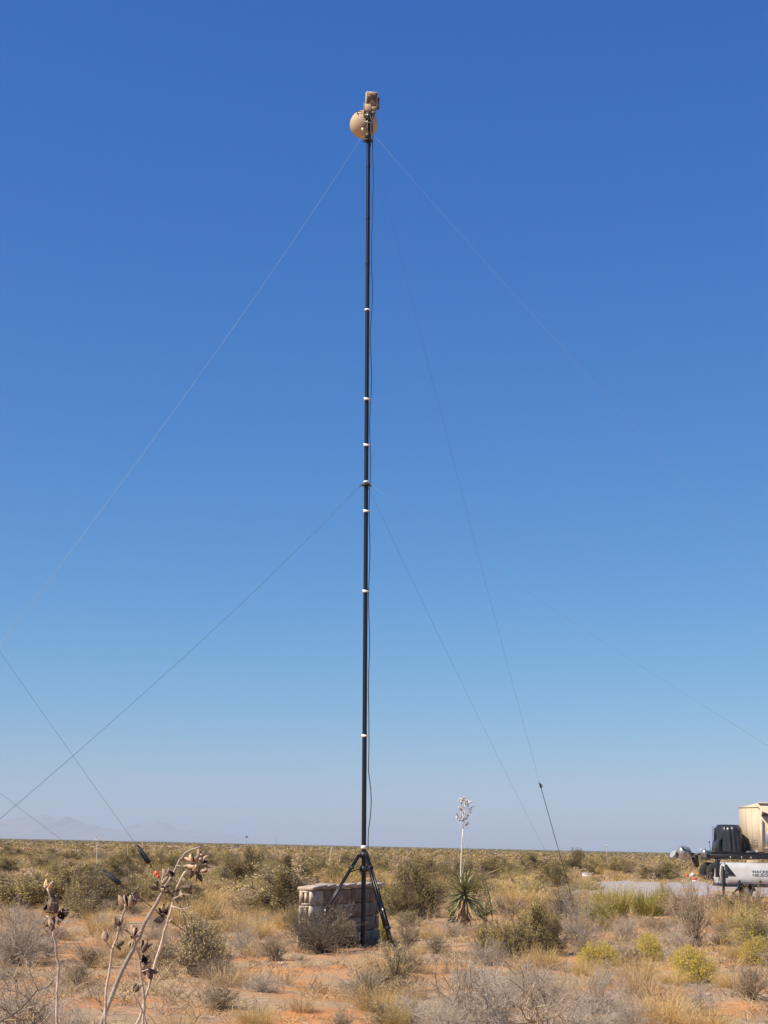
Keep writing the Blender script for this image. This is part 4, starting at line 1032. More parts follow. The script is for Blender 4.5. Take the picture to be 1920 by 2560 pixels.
def stalk(label, depth, pts, r0, r1, m, sides, pods, seed):
    rng = random.Random(seed); W_ = [at_depth(*near(*q), depth + .02 * i) for i, q in enumerate(pts)]
    b = W_[-1].copy(); dd = (W_[-1] - W_[-3]).normalized(); g = b + dd * (b.z / max(-dd.z, .3)); g.z = float(terrain(g.x, g.y))
    o = empty('dry_stalk', g); tag(o, label, 'dry stalk')
    chain = W_ + [b.lerp(g, .5), g - Vector((0, 0, .03))]
    fine = []
    for i in range(len(chain) - 1):
        for t in (0, .5): q = chain[i].lerp(chain[i + 1], t) + Vector((rng.uniform(-.003, .003), rng.uniform(-.003, .003), 0)); fine.append(q - g)
    fine.append(chain[-1] - g); n = len(fine)
    mb = MB(); mb.tube(fine, [r1 + (r0 - r1) * min(i / (n * .6), 1) * (1 + .10 * (i % 3 == 0)) for i in range(n)], 8); st = mb.build('stem', m, o, smooth=True)
    for sd_ in sides:
        q = [at_depth(*near(*c), depth + .01) - g for c in sd_]; mb = MB(); mb.tube(q, [r1 * .8] + [r1 * .55] * (len(q) - 1), 6); mb.build('side_branch', m, o, smooth=True)
    for (cx, cy, size, kd, tilt, lean) in pods:
        q = at_depth(*near(cx, cy), depth + rng.uniform(-.03, .03)) - g; s = size / 3.456 * depth / FPX
        obj('seed_pod', rng.choice(podm[kd]), o, q, (R(lean + rng.uniform(-25, 25)), R(tilt + rng.uniform(-15, 15)), rng.uniform(0, 6)), (s * rng.uniform(.6, .9), s * rng.uniform(.5, .8), s * rng.uniform(.7, 1)))
stalk('lone dry stalk at the far left, topped by an orange pod over a dark cluster', 5.6, [(412, 590), (435, 680), (446, 760), (446, 860), (455, 920), (468, 1000), (488, 1130), (512, 1260), (503, 1420), (490, 1560), (486, 1763)], .0052, .0036, m_st_pale,
      [[(446, 810), (500, 790), (575, 800)], [(446, 850), (400, 830)]],
      [(415, 600, 95, 'o', 5, 0), (385, 590, 60, 'o', -35, 0), (470, 760, 120, 't', 12, 20), (500, 800, 130, 'b', 40, 20), (520, 830, 120, 'b', 80, -10), (470, 830, 120, 'b', 150, 0), (420, 790, 110, 'b', -30, 0), (425, 850, 90, 't', -150, 10), (560, 800, 70, 'b', 70, 0), (500, 870, 60, 't', 120, 0), (395, 770, 60, 'b', -60, 0), (450, 900, 70, 'b', 170, 0)], 1)
stalk('slim pale stalk with a large open pod on top, left of the thick grey stalk', 5.7, [(1100, 700), (1075, 770), (1050, 850), (1030, 900), (1005, 1020), (975, 1120), (950, 1280), (925, 1440), (912, 1600), (900, 1763)], .0050, .0034, m_st_pale,
      [[(975, 1120), (940, 1080), (915, 1055)], [(1015, 960), (1000, 910)], [(985, 1080), (1025, 1060)]],
      [(1085, 760, 150, 't', -8, 10), (1125, 770, 150, 't', 12, 0), (1130, 745, 130, 'b', 25, 20), (995, 930, 95, 't', -10, 0), (1030, 920, 80, 'b', 25, 0), (915, 1050, 115, 't', -12, 0), (1010, 1080, 90, 'b', 100, 10)], 2)
stalk('thick grey arching stalk leaning right, tallest of the dry ones', 5.9, [(1735, 235), (1659, 255), (1600, 290), (1550, 345), (1500, 460), (1440, 550), (1375, 680), (1312, 780), (1250, 890), (1200, 1010), (1150, 1110), (1060, 1290), (1000, 1430), (930, 1600), (872, 1763)], .0085, .0035, m_st_grey,
      [[(1530, 390), (1585, 410)], [(1420, 590), (1455, 660), (1470, 700)], [(1480, 510), (1530, 560)]],
      [(1395, 560, 95, 't', -30, 10), (1370, 600, 90, 'b', -70, 0), (1430, 500, 110, 't', 5, 0), (1410, 590, 80, 'b', -100, 0), (1380, 620, 80, 't', -60, 30), (1360, 580, 70, 't', 20, 0), (1540, 590, 70, 'b', 140, 0), (1560, 610, 80, 't', 170, 0), (1505, 480, 70, 'b', 70, 0)], 3)
stalk('pale stalk crowned by a crowded head of orange and white pods', 5.8, [(1740, 330), (1700, 360), (1659, 385), (1600, 455), (1550, 530), (1525, 590), (1500, 680), (1470, 810), (1440, 890), (1400, 1030), (1350, 1200), (1310, 1350), (1262, 1530), (1230, 1640), (1182, 1763)], .0052, .0036, m_st_pale,
      [[(1500, 680), (1580, 640), (1650, 650)], [(1440, 890), (1490, 855)], [(1485, 745), (1570, 770), (1659, 750)], [(1310, 1340), (1360, 1305)]],
      [(1745, 350, 90, 'o', 40, 0), (1720, 340, 90, 't', 0, 0), (1690, 370, 90, 'o', -20, 20), (1660, 390, 80, 't', 120, 0), (1700, 400, 100, 'o', 100, 0), (1740, 390, 90, 'b', 90, 0), (1650, 430, 90, 'b', 150, 0), (1690, 440, 90, 'b', 120, 0), (1730, 440, 80, 't', 100, 10), (1650, 355, 80, 'o', -40, 0), (1710, 460, 80, 'b', 160, 0), (1770, 380, 70, 't', 60, 0), (1640, 580, 90, 'b', 110, 0), (1420, 850, 110, 'b', -100, 20), (1410, 800, 100, 't', -20, 0), (1430, 820, 90, 'b', 60, 0)], 4)
stalk('short pale stalk with drooping dark pods between the grey and the pod-crowned stalks', 5.75, [(1155, 990), (1165, 1050), (1195, 1150), (1212, 1240), (1222, 1330), (1240, 1500), (1246, 1650), (1240, 1763)], .0052, .0038, m_st_pale,
      [[(1225, 1310), (1275, 1290), (1305, 1300)], [(1190, 1140), (1235, 1090)], [(1210, 1210), (1260, 1230)]],
      [(1150, 1010, 110, 'o', -25, 0), (1160, 990, 110, 't', 25, 20), (1135, 1020, 90, 't', -60, 0), (1150, 1040, 90, 't', 160, 0), (1230, 1150, 110, 'b', 10, 0), (1240, 1230, 110, 'b', 60, 10), (1255, 1260, 90, 'o', 80, 0), (1235, 1280, 90, 'b', 130, 0), (1290, 1300, 100, 'b', 130, 0), (1265, 1200, 60, 'o', 20, 0)], 5)
stalk('thin twig with a single dark pod low between the dry stalks', 5.6, [(1180, 1440), (1172, 1480), (1150, 1505), (1185, 1560), (1235, 1650), (1262, 1763)], .0025, .0020, m_st_pale, [], [(1170, 1490, 80, 'b', 10, 0), (1150, 1480, 60, 'b', -40, 0)], 6)
stalk('bare dark twig sloping up from the bottom left corner', 5.2, [(470, 1380), (420, 1440), (330, 1470), (250, 1560), (180, 1630), (100, 1680), (40, 1720)], .0034, .0018, m_twig_dark, [[(330, 1470), (290, 1390), (255, 1290), (250, 1180)], [(380, 1450), (440, 1490)], [(250, 1560), (220, 1500)]], [], 7)
# broken dry stalk leaning over the small yucca
o = empty('dry_stalk', ground_at(1233, 2330)); tag(o, 'broken brown stalk leaning left beside the small green yucca', 'dry stalk'); g = o.location
mb = MB(); mb.tube([at_depth(x, y, g.y) - g for x, y in ((1198, 2164), (1206, 2182), (1214, 2206), (1222, 2235), (1229, 2270), (1233, 2330))], [.008, .010, .012, .012, .013, .014], 6); mb.build('stem', m_twig_brown, o)
for q in (((1204, 2180), (1192, 2174), (1183, 2170)), ((1206, 2184), (1196, 2186)), ((1220, 2183), (1240, 2176), (1250, 2170))):
    mb = MB(); mb.tube([at_depth(x, y, g.y) - g for x, y in q], .008, 5); mb.build('side_branch', m_straw, o)

# ================================================================== MACHINERY AND FAR THINGS
m_white = mat('light_grey_plastic', (.55, .55, .55), c2=(.46, .44, .41), rough=.45, vscale=2.5)
m_dgrey = mat('dark_grey_plastic', (.06, .065, .075), rough=.45, var=.2)
m_frame = mat('black_frame_paint', (.02, .02, .022), rough=.4, var=.2)
m_rubber = mat('tyre_rubber', (.025, .024, .023), rough=.85, var=.3, vscale=20)
m_chrome = mat('lamp_reflector', (.50, .50, .49), rough=.38, metal=.6, var=.5, vscale=6)
m_lens = mat('lamp_glass', (.40, .42, .44), rough=.3, var=.3)
m_sand = mat('desert_tan_paint', (.56, .445, .305), rough=.6, var=.14, vscale=.9, objvar=.02)
m_truck = mat('dark_green_paint', (.028, .036, .028), rough=.35, var=.25, vscale=2)
m_tarp = mat('black_vinyl_cover', (.030, .028, .032), rough=.30, var=.3, vscale=3)
m_glass = mat('mirror_glass', (.012, .03, .045), rough=.55, var=.1, spec=.3)
m_letter = mat('dark_lettering', (.03, .05, .06), rough=.5)

# light tower trailer.  frame of reference: x to the right, z up, metres; origin where its near side meets the ground
p0 = ground_at(1815, 2246); p0.z = float(terrain(p0.x, p0.y)) + .035; s = scale_at(p0)
tr = empty('light_tower_trailer', p0, (0, 0, R(2))); tag(tr, 'pale grey light tower trailer with folded lamps, at the right edge', 'trailer')
def T(zx, zy): return ((1640 + zx / 5.925 - 1815) * s, (2246 - (1980 + zy / 5.925)) * s + .0)
def poly(pts): return [T(*q) for q in pts]
x0, zb_ = T(1030, 1365); _, zt_ = T(1030, 1062); bl = 3.4
sec = [(0, zb_), (-.03, zb_ + .12), (-.03, zb_ + .24), (.10, zt_ - .16), (.22, zt_ - .03), (.32, zt_), (1.25, zt_), (1.35, zt_ - .03), (1.47, zt_ - .16), (1.6, zb_ + .24), (1.6, zb_ + .12), (1.55, zb_)]   # y,z
ends = [(0, .12), (.06, .03), (.14, 0)]
mb = MB(); v = []; k = len(sec)
xs_ = [(x0, .86), (x0 + .05, .97), (x0 + .16, 1.0), (x0 + bl - .2, 1.0), (x0 + bl, .9)]
for x, sc in xs_:
    for y, z in sec: v.append((x, .8 + (y - .8) * (.6 + .4 * sc if sc < 1 else 1), zb_ + (z - zb_) * (1 if z - zb_ < .1 else sc)))
f = [(i * k + j, i * k + (j + 1) % k, (i + 1) * k + (j + 1) % k, (i + 1) * k + j) for i in range(4) for j in range(k)] + [tuple(range(k))[::-1], tuple(range(4 * k, 5 * k))]
mb.add(v, f); canopy = smooth_by_angle(mb.build('hood', m_white, tr), 25)
# dark louvred wedge on the flank, with its slats
A = T(1022, 1095); Bq = T(1060, 1085); Cq = T(1190, 1252); D = T(1030, 1240)
mb = MB(); mb.add([(A[0], -.05, A[1]), (Bq[0], .0, Bq[1]), (Cq[0], -.045, Cq[1]), (D[0], -.05, D[1])], [(0, 3, 2, 1)]); mb.build('louvre_panel', m_dgrey, canopy)
for i in range(7):
    z = D[1] + (Bq[1] - D[1]) * (i + .5) / 8; xr = Cq[0] + (Bq[0] - Cq[0]) * (i + .5) / 8
    mb = MB(); mb.box(D[0] + .02, xr - .04, -.066, -.05, z, z + .014); mb.build('louvre_slat', m_dgrey, canopy)
mb = MB(); mb.box(x0 + .02, x0 + bl - .05, -.055, -.035, zb_ + .105, zb_ + .112); mb.build('hood_seam', m_dgrey, canopy)
for zx in (1240, 1555, 1870): x, z = T(zx, 1335); mb = MB(); mb.box(x - .045, x + .045, -.07, -.02, z - .035, z + .03, bev=.01); mb.tube([(x, -.08, z + .03), (x, -.08, z + .07)], .02, 6); mb.build('latch', m_frame, tr)
def text(t, x, z, size, par):
    c = bpy.data.curves.new('lettering', 'FONT'); c.body = t; c.size = size; c.extrude = .003; c.offset = .0015; c.space_character = 1.02
    tmp = bpy.data.objects.new('tmp', c); COL.objects.link(tmp); bpy.context.view_layer.update()
    me = bpy.data.meshes.new_from_object(tmp.evaluated_get(bpy.context.evaluated_depsgraph_get())); bpy.data.objects.remove(tmp)
    me.materials.clear(); me.materials.append(m_letter)
    obj('lettering', me, par, (x, -.035 + (z - zb_ - .24) * .342, z), (R(71), 0, 0), (1.25, 1.08, 1))
xw, zw = T(1437, 1207); text('WACKER', xw, zw, .135, tr); xw, zw = T(1442, 1258); text('NEUSON', xw, zw, .135, tr)
mb = MB(); mb.tube([(x0 - .14, .0, zb_ + .02), (x0 - .17, .0, zb_ + .35), (x0 - .14, .0, zb_ + .62), (x0 - .04, .0, zb_ + .76), (x0 + .02, 0, zb_ + .70)], .028, 8); mb.build('guard_hoop', m_white, tr, smooth=True)
mb = MB(); mb.box(x0 - .10, x0 - .02, -.04, .06, zb_ - .55, zb_ + .62, bev=.01); mb.tube([(x0 - .06, 0, zb_ - .5), (x0 - .06, 0, .02)], .03, 8); mb.box(x0 - .17, x0 + .05, -.1, .1, 0, .03, bev=.008); mb.build('outrigger_jack', m_frame, tr)
mb = MB(); mb.box(x0 - .01, x0 + .12, -.03, .04, zb_ + .2, zb_ + .5, bev=.01); mb.build('control_box', m_dgrey, tr)
mb = MB(); mb.box(x0 - .05, x0 + bl, .0, .09, zb_ - .12, zb_ - .005, bev=.01); mb.box(x0 - .05, x0 + bl, 1.5, 1.59, zb_ - .12, zb_ - .005, bev=.01); mb.box(x0 - .05, x0 + .05, .095, 1.49, zb_ - .12, zb_ - .005, bev=.01); mb.build('chassis', m_frame, tr)
mb = MB(); x, z = T(1130, 1470); mb.tube([(x + .3, -.06, z + .35), (x + .18, -.08, z + .08), (x, -.08, z - .12)], .035, 7); mb.box(x - .12, x + .12, -.15, .05, .0, .05, bev=.01); mb.build('stabiliser', m_frame, tr)
wx = T(1345, 1480)[0]
mb = MB(); Mw = Matrix.Translation((wx, .05, .26)) @ Matrix.Scale(.78, 4) @ Matrix.Rotation(R(90), 4, 'X'); mb.lathe([(.16, -.10), (.28, -.10), (.33, -.06), (.33, .06), (.28, .10), (.16, .10)], 28, M=Mw); wh = mb.build('wheel', m_rubber, tr, smooth=True)
mb = MB(); mb.lathe([(0, .06), (.06, .07), (.12, .05), (.16, .09), (.16, -.09)], 20, M=Mw); mb.build('rim', m_white, wh)
mb = MB(); v = []
for i in range(9):
    a = math.pi * i / 8
    for y in (-.14, .24): v.append((wx - math.cos(a) * .33, y, (.26 + math.sin(a) * .27)))
mb.add(v, [(2 * i, 2 * i + 2, 2 * i + 3, 2 * i + 1) for i in range(8)]); mb.build('mudguard', m_dgrey, tr)
# the folded mast on top
xl, zbm = T(805, 965); mb = MB(); mb.box(xl, x0 + bl, .40, .58, zbm - .10, zbm + .06, bev=.012); mb.box(xl + .2, x0 + bl, .44, .54, zbm + .062, zbm + .13, bev=.01); mb.build('folded_mast', m_frame, tr)
for zx in (1165, 1335, 1475): x, z = T(zx, 985); mb = MB(); mb.box(x - .02, x + .02, .375, .40, z - .03, z + .03, bev=.006); mb.build('reflector_dot', m_white, tr)
mb = MB(); x, z = T(975, 1010); mb.box(x - .08, x + .08, .42, .56, zt_ - .55, zbm - .10, bev=.01); mb.box(x + .02, x + .09, .39, .42, zbm - .21, zbm - .12); mb.build('mast_upright', m_frame, tr)
mb = MB(); mb.tube([T3 for T3 in [(xl + .1, .45, zbm + .12), (xl + .5, .43, zbm + .17), (xl + 1.0, .45, zbm + .12), (xl + 1.5, .44, zbm + .10), (xl + 2.2, .46, zbm + .16)]], .02, 6); mb.build('coiled_cable', m_cable, tr)
xa, za = T(560, 950); mb = MB(); mb.tube([(xl, .5, zbm + .02), (xa + .25, .5, za + .04), (xa, .5, za)], .035, 8); mb.tube([(xa + .1, .5, za + .02), (xa + .1, .15, za + .02)], .03, 6); mb.build('lamp_crossbar', m_frame, tr)
def lamp(zx, zy, rad, rot, label=None, depth=.26):
    x, z = T(zx, zy); Ml = Matrix.Translation((x, .32, z)) @ Euler(rot).to_matrix().to_4x4()
    mb = MB(); mb.lathe([(.0, -depth), (rad * .35, -depth * .95), (rad * .75, -depth * .55), (rad * .97, -depth * .1), (rad, 0), (rad, .03), (rad * .93, .03)], 26, M=Ml); l = mb.build('lamp', m_chrome, tr); smooth_by_angle(l, 50)
    mb = MB(); mb.lathe([(rad * .93, .02), (rad * .6, .035), (.0, .045)], 26, M=Ml); mb.build('lamp_glass', m_lens, l)
    mb = MB(); mb.tube([Ml @ Vector((rad + .01, 0, 0)), Ml @ Vector((rad + .03, 0, -depth * .6)), Ml @ Vector((0, 0, -depth - .06))], .018, 6); mb.tube([Ml @ Vector((0, 0, -depth - .02)), Ml @ Vector((0, 0, -depth - .12))], .04, 8); mb.build('lamp_yoke', m_frame, l)
lamp(450, 935, .285, (R(-118), R(12), R(-25)), depth=.30)
lamp(292, 955, .17, (R(60), R(-10), R(-62)), depth=.14)
lamp(560, 1000, .12, (R(150), 0, R(20)), depth=.15)
lamp(775, 930, .16, (R(80), R(10), R(60)), depth=.16)
x, z = T(625, 1065); mb = MB(); mb.prism([(x - .16, z + .22), (x + .10, z + .26), (x + .12, z - .16), (x + .02, z - .20), (x - .10, z + .02)], .26, .42); mb.build('ballast_box', m_frame, tr)
mb = MB(); x, z = T(720, 900); mb.tube([(x, .4, z + .1), (x + .02, .4, z - .05), (x + .2, .45, z - .08)], .018, 6); mb.box(x - .25, x + .12, .42, .5, z - .14, z - .06, bev=.01); mb.build('cross_bracket', m_steel, tr)

# truck with a covered cab, carrying the tan shelter
p1 = ground_at(1800, 2206); p1.z = float(terrain(p1.x, p1.y)) + .035; s1 = scale_at(p1)
def T1(zx, zy): return ((1640 + zx / 5.925 - 1800) * s1, (2206 - (1980 + zy / 5.925)) * s1)
tk = empty('flatbed_truck', p1, (0, 0, R(.6))); tag(tk, 'dark military truck with a shiny black cover over its cab, behind the trailer', 'truck')
cx0, cz0 = T1(975, 965); cx1, cz1 = T1(1345, 505)
rng = np.random.default_rng(8)
mb = MB(); n = 72; v = []; lev = np.linspace(0, 1, 9)
for t in lev:                          # a draped, gathered cover: folds run down from a rounded top
    for a in range(n):
        an = 2 * math.pi * a / n; c, q = math.cos(an), math.sin(an)
        sup = (abs(c) ** 3.2 + abs(q) ** 3.2) ** (-1 / 3.2)
        fold = 1 + (.085 * abs(math.sin(a * .62 + 1 + t * .8)) - .05) * (1 - t * .3) + .035 * math.sin(a * 1.7 + t * 3) + rng.normal(0, .006)
        sh = 1 - .10 * t - (.16 if t > .93 else 0)
        if t == 1: sh = .72
        v.append(((cx0 + cx1) / 2 + c * sup * fold * sh * (cx1 - cx0) / 2, 1.25 + q * sup * fold * sh * 1.15, cz0 + (cz1 - cz0) * (t if t < 1 else .995 + .01 * math.sin(a * .7))))
v.append(((cx0 + cx1) / 2, 1.25, cz1 + .02))
f = [(i * n + a, i * n + (a + 1) % n, i * n + n + (a + 1) % n, i * n + n + a) for i in range(8) for a in range(n)] + [(8 * n + a, 8 * n + (a + 1) % n, 9 * n) for a in range(n)]
mb.add(v, f); cab = mb.build('cab_cover', m_tarp, tk, smooth=True)
mb = MB(); a_, b_ = T1(945, 760), T1(1000, 950); mb.box(a_[0], cx1 + .5, .15, 2.4, b_[1] - .25, b_[1] + .06, bev=.03); mb.prism([(a_[0] - .02, b_[1]), (a_[0] + .12, a_[1] + .1), (cx0 + .12, a_[1] + .16), (cx0 + .12, b_[1])], .3, 2.2); mb.build('cab', m_truck, tk)
fx, fz = T1(815, 890); mb = MB(); mb.box(fx, cx0 + .2, .1, 2.45, T1(0, 985)[1], T1(0, 888)[1], bev=.03); mb.build('hood', m_truck, tk)
mb = MB(); mb.box(fx - .08, fx, .05, 2.5, T1(0, 1030)[1], T1(0, 960)[1], bev=.02); mb.build('bumper', m_frame, tk)
mb = MB(); q1, q2 = T1(860, 820), T1(935, 880); mb.tube([(q1[0], .2, q2[1] - .1), (q1[0], .2, q1[1]), (q2[0], .2, q1[1])], .018, 6); mb.tube([(q1[0], .2, (q1[1] + q2[1]) / 2), (q2[0], .2, (q1[1] + q2[1]) / 2)], .015, 6); mb.build('guard_rail', m_frame, tk)
mb = MB(); q1, q2 = T1(818, 770), T1(835, 880); mb.tube([(q2[0], .2, q2[1] - .2), (q1[0], .2, q1[1])], .018, 6); mb.box(q1[0] - .04, q1[0] + .04, .18, .22, q1[1] - .02, q1[1] + .08); mb.build('marker_rod', m_frame, tk)
mx, mz_ = T1(900, 645); mb = MB(); mb.box(mx - .10, mx + .08, .05, .12, mz_ - .42, mz_ + .38, bev=.03); mi_ = mb.build('mirror', m_frame, tk)
mb = MB(); mb.box(mx - .075, mx + .055, .035, .049, mz_ - .38, mz_ + .34); mb.build('mirror_glass', m_glass, mi_)
mb = MB(); mb.tube([(cx0 + .1, .12, mz_ + .46), (mx - .17, .1, mz_ + .46), (mx - .17, .1, mz_ - .40), (mx, .1, mz_ - .52), (cx0 + .1, .12, mz_ - .54)], .014, 6); mb.tube([(mx + .1, .12, mz_ - .5), (cx0 + .1, .12, mz_ - .95)], .012, 6); mb.build('mirror_bracket', m_frame, mi_)
mb = MB(); mb.box(fx + .3, 8.5, .6, .75, .75, 1.0, bev=.01); mb.box(fx + .3, 8.5, 1.8, 1.95, .75, 1.0, bev=.01); mb.build('chassis', m_frame, tk)
def wheel(x, y, r, w, par):
    Mw = Matrix.Translation((x, y, r)) @ Matrix.Rotation(R(90), 4, 'X'); mb = MB()
    mb.lathe([(r * .52, -w / 2), (r * .86, -w / 2), (r, -w * .36), (r, w * .36), (r * .86, w / 2), (r * .52, w / 2)], 32, M=Mw)
    for i in range(32):
        a = 2 * math.pi * i / 32; c, q = math.cos(a) * (r + .006), math.sin(a) * (r + .006); e = Mw @ Vector((c, q, -w * .34)); g = Mw @ Vector((c, q, w * .34)); mb.tube([e, g], .017, 4)
    t = mb.build('wheel', m_rubber, par, smooth=False)
    mb = MB(); mb.lathe([(.0, w * .22), (r * .16, w * .24), (r * .18, w * .1), (r * .42, w * .06), (r * .46, w * .40), (r * .53, w * .44), (r * .53, -w * .44)], 24, M=Mw); mb.build('rim', m_truck, t)
wheel(T1(900, 0)[0], .3, .60, .38, tk); wheel(T1(900, 0)[0], 2.2, .60, .38, tk); wheel(T1(900, 0)[0] + 4.6, .3, .60, .38, tk); wheel(T1(900, 0)[0] + 5.9, .3, .60, .38, tk)
mb = MB(); x, z = T1(1400, 1045); mb.box(x - .15, x + .6, .1, .6, z - .15, z + .12, bev=.02); mb.box(x - .05, x + .7, .12, .6, z + .18, z + .30, bev=.02); mb.build('fuel_tank', m_sand, tk)
mb = MB(); x, z = T1(1420, 915); mb.box(x - .2, x + .35, .1, .8, z - .2, z + .15, bev=.03); mb.build('exhaust_box', m_dgrey, tk)
# tan shelter: front face turned to the left, long side running out of frame
dx0, dzb = T1(1368, 955); dx1, dzt = T1(1330, 240)
sh = empty('equipment_shelter', p1 + Vector((dx0 - .05, .1, dzb)), (0, 0, R(-1))); tag(sh, 'tall desert tan equipment shelter with vents, carried on the truck bed', 'shelter')
# own frame: u along the front face (left to right, coming nearer), w along the long side (to the right, receding)
fw = T1(1520, 0)[0] - T1(1325, 0)[0]; Hh = dzt - dzb
U = Vector((fw, -1.75, 0)); Wd = Vector((6.5, 1.6, 0)); Z = Vector((0, 0, 1)); O = Vector((0, 1.75, 0))
hl, hr = Hh, Hh + .26
def face(a, b, z0, z1, o_, ax, off, thick, name, m, par):   # slab on a face; a,b fraction or metres along ax
    d = ax.normalized(); nrm = Vector((d.y, -d.x, 0)); pts = []
    for k in (0, thick):
        for (t, z) in ((a, z0), (b, z0), (b, z1), (a, z1)): pts.append(tuple(o_ + d * t + nrm * (off + k) + Z * z))
    mb = MB(); mb.add(pts, [(3, 2, 1, 0), (4, 5, 6, 7), (0, 1, 5, 4), (1, 2, 6, 5), (2, 3, 7, 6), (3, 0, 4, 7)]); return mb.build(name, m, par)
c0, c1, c2, c3 = O, O + U, O + U + Wd, O + Wd
mb = MB(); mb.add([tuple(q) for q in (c0, c1, c2, c3)] + [tuple(q + Z * h_) for q, h_ in ((c0, hl), (c1, hr), (c2, hr), (c3, hl))], [(3, 2, 1, 0), (4, 5, 6, 7), (0, 1, 5, 4), (1, 2, 6, 5), (2, 3, 7, 6), (3, 0, 4, 7)])
body = mb.build('body', m_sand, sh)
ul = U.length; wl = Wd.length; m_vent = mat('dark_vent_mesh', (.20, .16, .12), rough=.7, var=.2)
for (a, b, z0, z1) in ((.14, .32, .12, .235), (.42, .64, .17, .34), (.72, .93, .18, .35), (.76, .95, .06, .12)):
    face(ul * a, ul * b, Hh * z0, Hh * z1, O, U, .002, .012, 'vent', m_vent, body)
    for i in range(5): zz_ = Hh * (z0 + (z1 - z0) * (i + .5) / 5.5); face(ul * (a + .015), ul * (b - .015), zz_, zz_ + .03, O, U, .016, .02, 'vent_slat', m_sand, body)
for a in (.36, .67): face(ul * a - .008, ul * a + .008, .1, Hh - .06, O, U, .002, .008, 'panel_seam', m_vent, body)
face(-.04, ul + .04, hl - .02, hl + .05, O, U, .003, .03, 'roof_edge', m_sand, body)
face(.02, wl, hr - .01, hr + .05, c1, Wd, .003, .04, 'roof_edge', m_sand, body)
face(.12, .30, .0, Hh * .74, c1, Wd, .003, .05, 'corner_post', m_sand, body)
face(.32, wl * .9, Hh * .16, Hh * .175, c1, Wd, .003, .12, 'side_rail', m_sand, body)
dW = Wd.normalized(); nW = Vector((dW.y, -dW.x, 0)); cc = c1 + dW * 1.05 + nW * .03 + Z * (Hh * .36)
mb = MB(); v = []; k = 28
for i in range(k): t = 2 * math.pi * i / k; v.append(tuple(cc + dW * math.cos(t) * .62 + Z * math.sin(t) * .72))
for i in range(k): t = 2 * math.pi * i / k; v.append(tuple(cc + nW * .05 + dW * math.cos(t) * .62 + Z * math.sin(t) * .72))
mb.add(v, [tuple(range(k, 2 * k))] + [(i, (i + 1) % k, k + (i + 1) % k, k + i) for i in range(k)]); fan = mb.build('fan_opening', mat('blue_grey_fan', (.18, .21, .27), rough=.4), body)
mb = MB(); mb.box(-.3, .1, -.04, .0, -.35, .2, bev=.01); mb.build('fan_motor', m_frame, body, loc=cc + nW * .10 - dW * .15 - Z * .25)
mb = MB(); e0 = c1 + dW * .32 + nW * .08 + Z * (Hh * .86); mb.tube([e0 - Z * .12, e0 + Z * .06, e0 + dW * .2 + Z * 0, e0 + dW * .9 - Z * .28], [.12, .13, .09, .09], 10); mb.build('exhaust_pipe', mat('rusty_exhaust', (.07, .04, .035), rough=.6, var=.4), body)

# traffic cone, sign, white box, far poles
p = ground_at(1736, 2205.5); p.z = float(terrain(p.x, p.y)) + .04; s = scale_at(p)
cn = empty('traffic_drum', p); tag(cn, 'small orange and white barrel at the far edge of the gravel pad', 'traffic barrel')
r_ = 6.2 * s; mb = MB(); mb.lathe([(0, 0), (r_ * 1.15, 0), (r_ * 1.1, .05), (r_ * .8, .06), (r_ * .85, 3.3 * s), (0, 3.3 * s)], 16); mb.build('base', m_tape, cn)
mb = MB(); mb.lathe([(0, 3.35 * s), (r_ * .86, 3.35 * s), (r_, 8.5 * s), (r_ * .9, 10 * s), (0, 10.2 * s)], 16); mb.build('upper_band', m_orange, cn)
p = ground_at(1731, 2203); s = scale_at(p); sg = empty('road_sign', p); tag(sg, 'pale diamond plate on a short post behind the orange barrel', 'sign')
mb = MB(); mb.tube([(0, 0, 0), (0, 0, 14 * s)], .03, 6); mb.build('post', m_steel, sg)
mb = MB(); h_ = 8 * s; c = 14 * s; mb.prism([(0, c - h_), (h_ * 1.1, c), (0, c + h_), (-h_ * 1.1, c)], -.05, -.035); mb.build('plate', mat('faded_sign_face', (.60, .62, .56), rough=.5), sg)
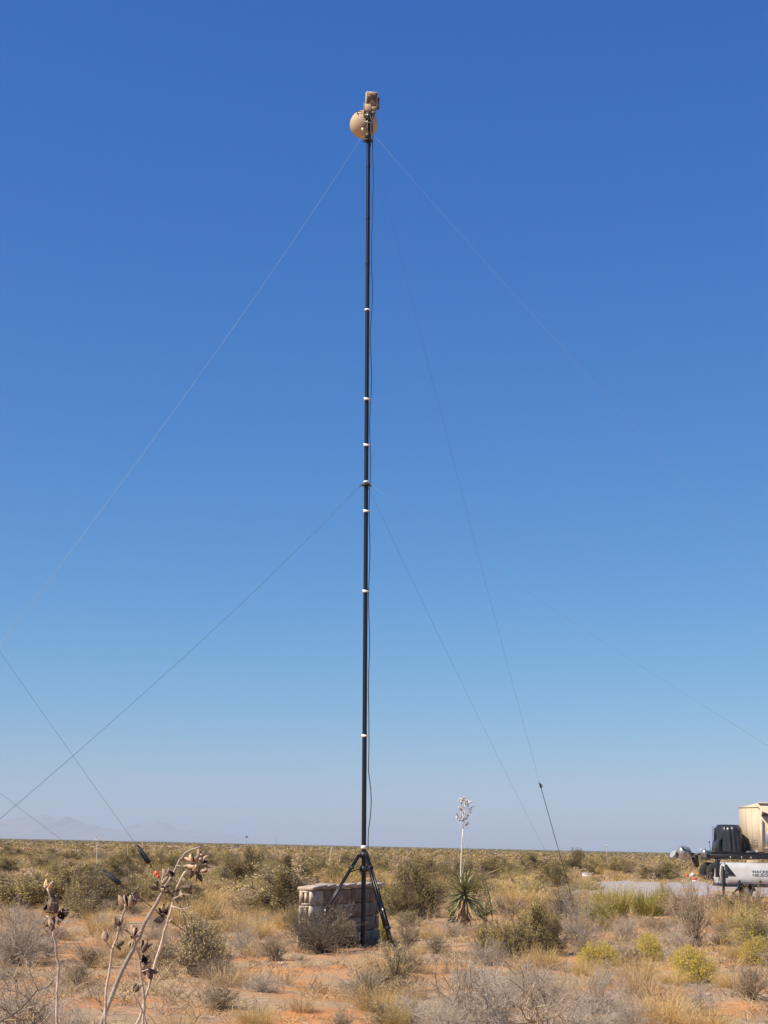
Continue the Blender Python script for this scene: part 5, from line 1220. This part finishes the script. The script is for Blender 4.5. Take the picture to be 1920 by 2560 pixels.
mb = MB(); mb.box(-h_ * 2.1, -h_ * 1.25, -.05, -.03, c - .1, c + .08); mb.build('reflector', m_orange, sg)
p = ground_at(1469, 2194); s = scale_at(p); bx = empty('white_box', p); tag(bx, 'small white box half hidden in the grass left of the gravel pad', 'box')
mb = MB(); mb.box(-11 * s, 11 * s, 0, .5, 0, 9.5 * s, bev=.02); mb.build('body', m_tape, bx); mb = MB(); mb.box(-11.5 * s, 11.5 * s, -.03, .53, 9.6 * s, 11 * s, bev=.015); mb.build('lid', m_tape, bx)
def far_pole(px, ytop, ybase, d, label, name, cat, head):
    b = at_depth(px, ybase, d); b.z = float(terrain(b.x, b.y)); t = at_depth(px, ytop, d); s = scale_at(b); H = t.z - b.z
    o = empty(name, b); tag(o, label, cat); mb = MB(); mb.tube([(0, 0, 0), (0, 0, H)], .55 * s, 6); mb.build('pole', m_st_grey, o)
    if head == 'mill':
        mb = MB(); mb.lathe([(0, 0), (2.6 * s, .05), (0, .1)], 14, M=Matrix.Translation((0, 0, H)) @ Matrix.Rotation(R(80), 4, 'X')); mb.build('wheel', m_dgrey, o)
        mb = MB(); mb.prism([(0, H - s), (3.5 * s, H - 2 * s), (3.5 * s, H + s * .5)], -.05, .05); mb.build('tail_vane', m_dgrey, o)
    elif head == 'bar': mb = MB(); mb.box(-3 * s, 3 * s, -.1, .1, H - .6 * s, H); mb.build('crossbar', m_st_grey, o)
    elif head == 'box': mb = MB(); mb.box(-2 * s, 2 * s, -.2, .2, H, H + 3.4 * s, bev=.05); mb.build('head', m_steel, o)
far_pole(616, 2092, 2106, 900, 'tiny dark windmill standing on the horizon left of the mast', 'windmill', 'windmill', 'mill')
far_pole(690, 2078, 2106, 2600, 'faint thin tower on the horizon between windmill and mast', 'radio_tower', 'tower', 'bar')
far_pole(1517, 2116, 2150, 160, 'thin pole with a small head rising above scrub left of the trailer', 'sensor_pole', 'pole', 'box')
far_pole(1172, 2084, 2150, 150, 'faint thin upright rod beside the white flower stalk', 'thin_rod', 'pole', 'none')
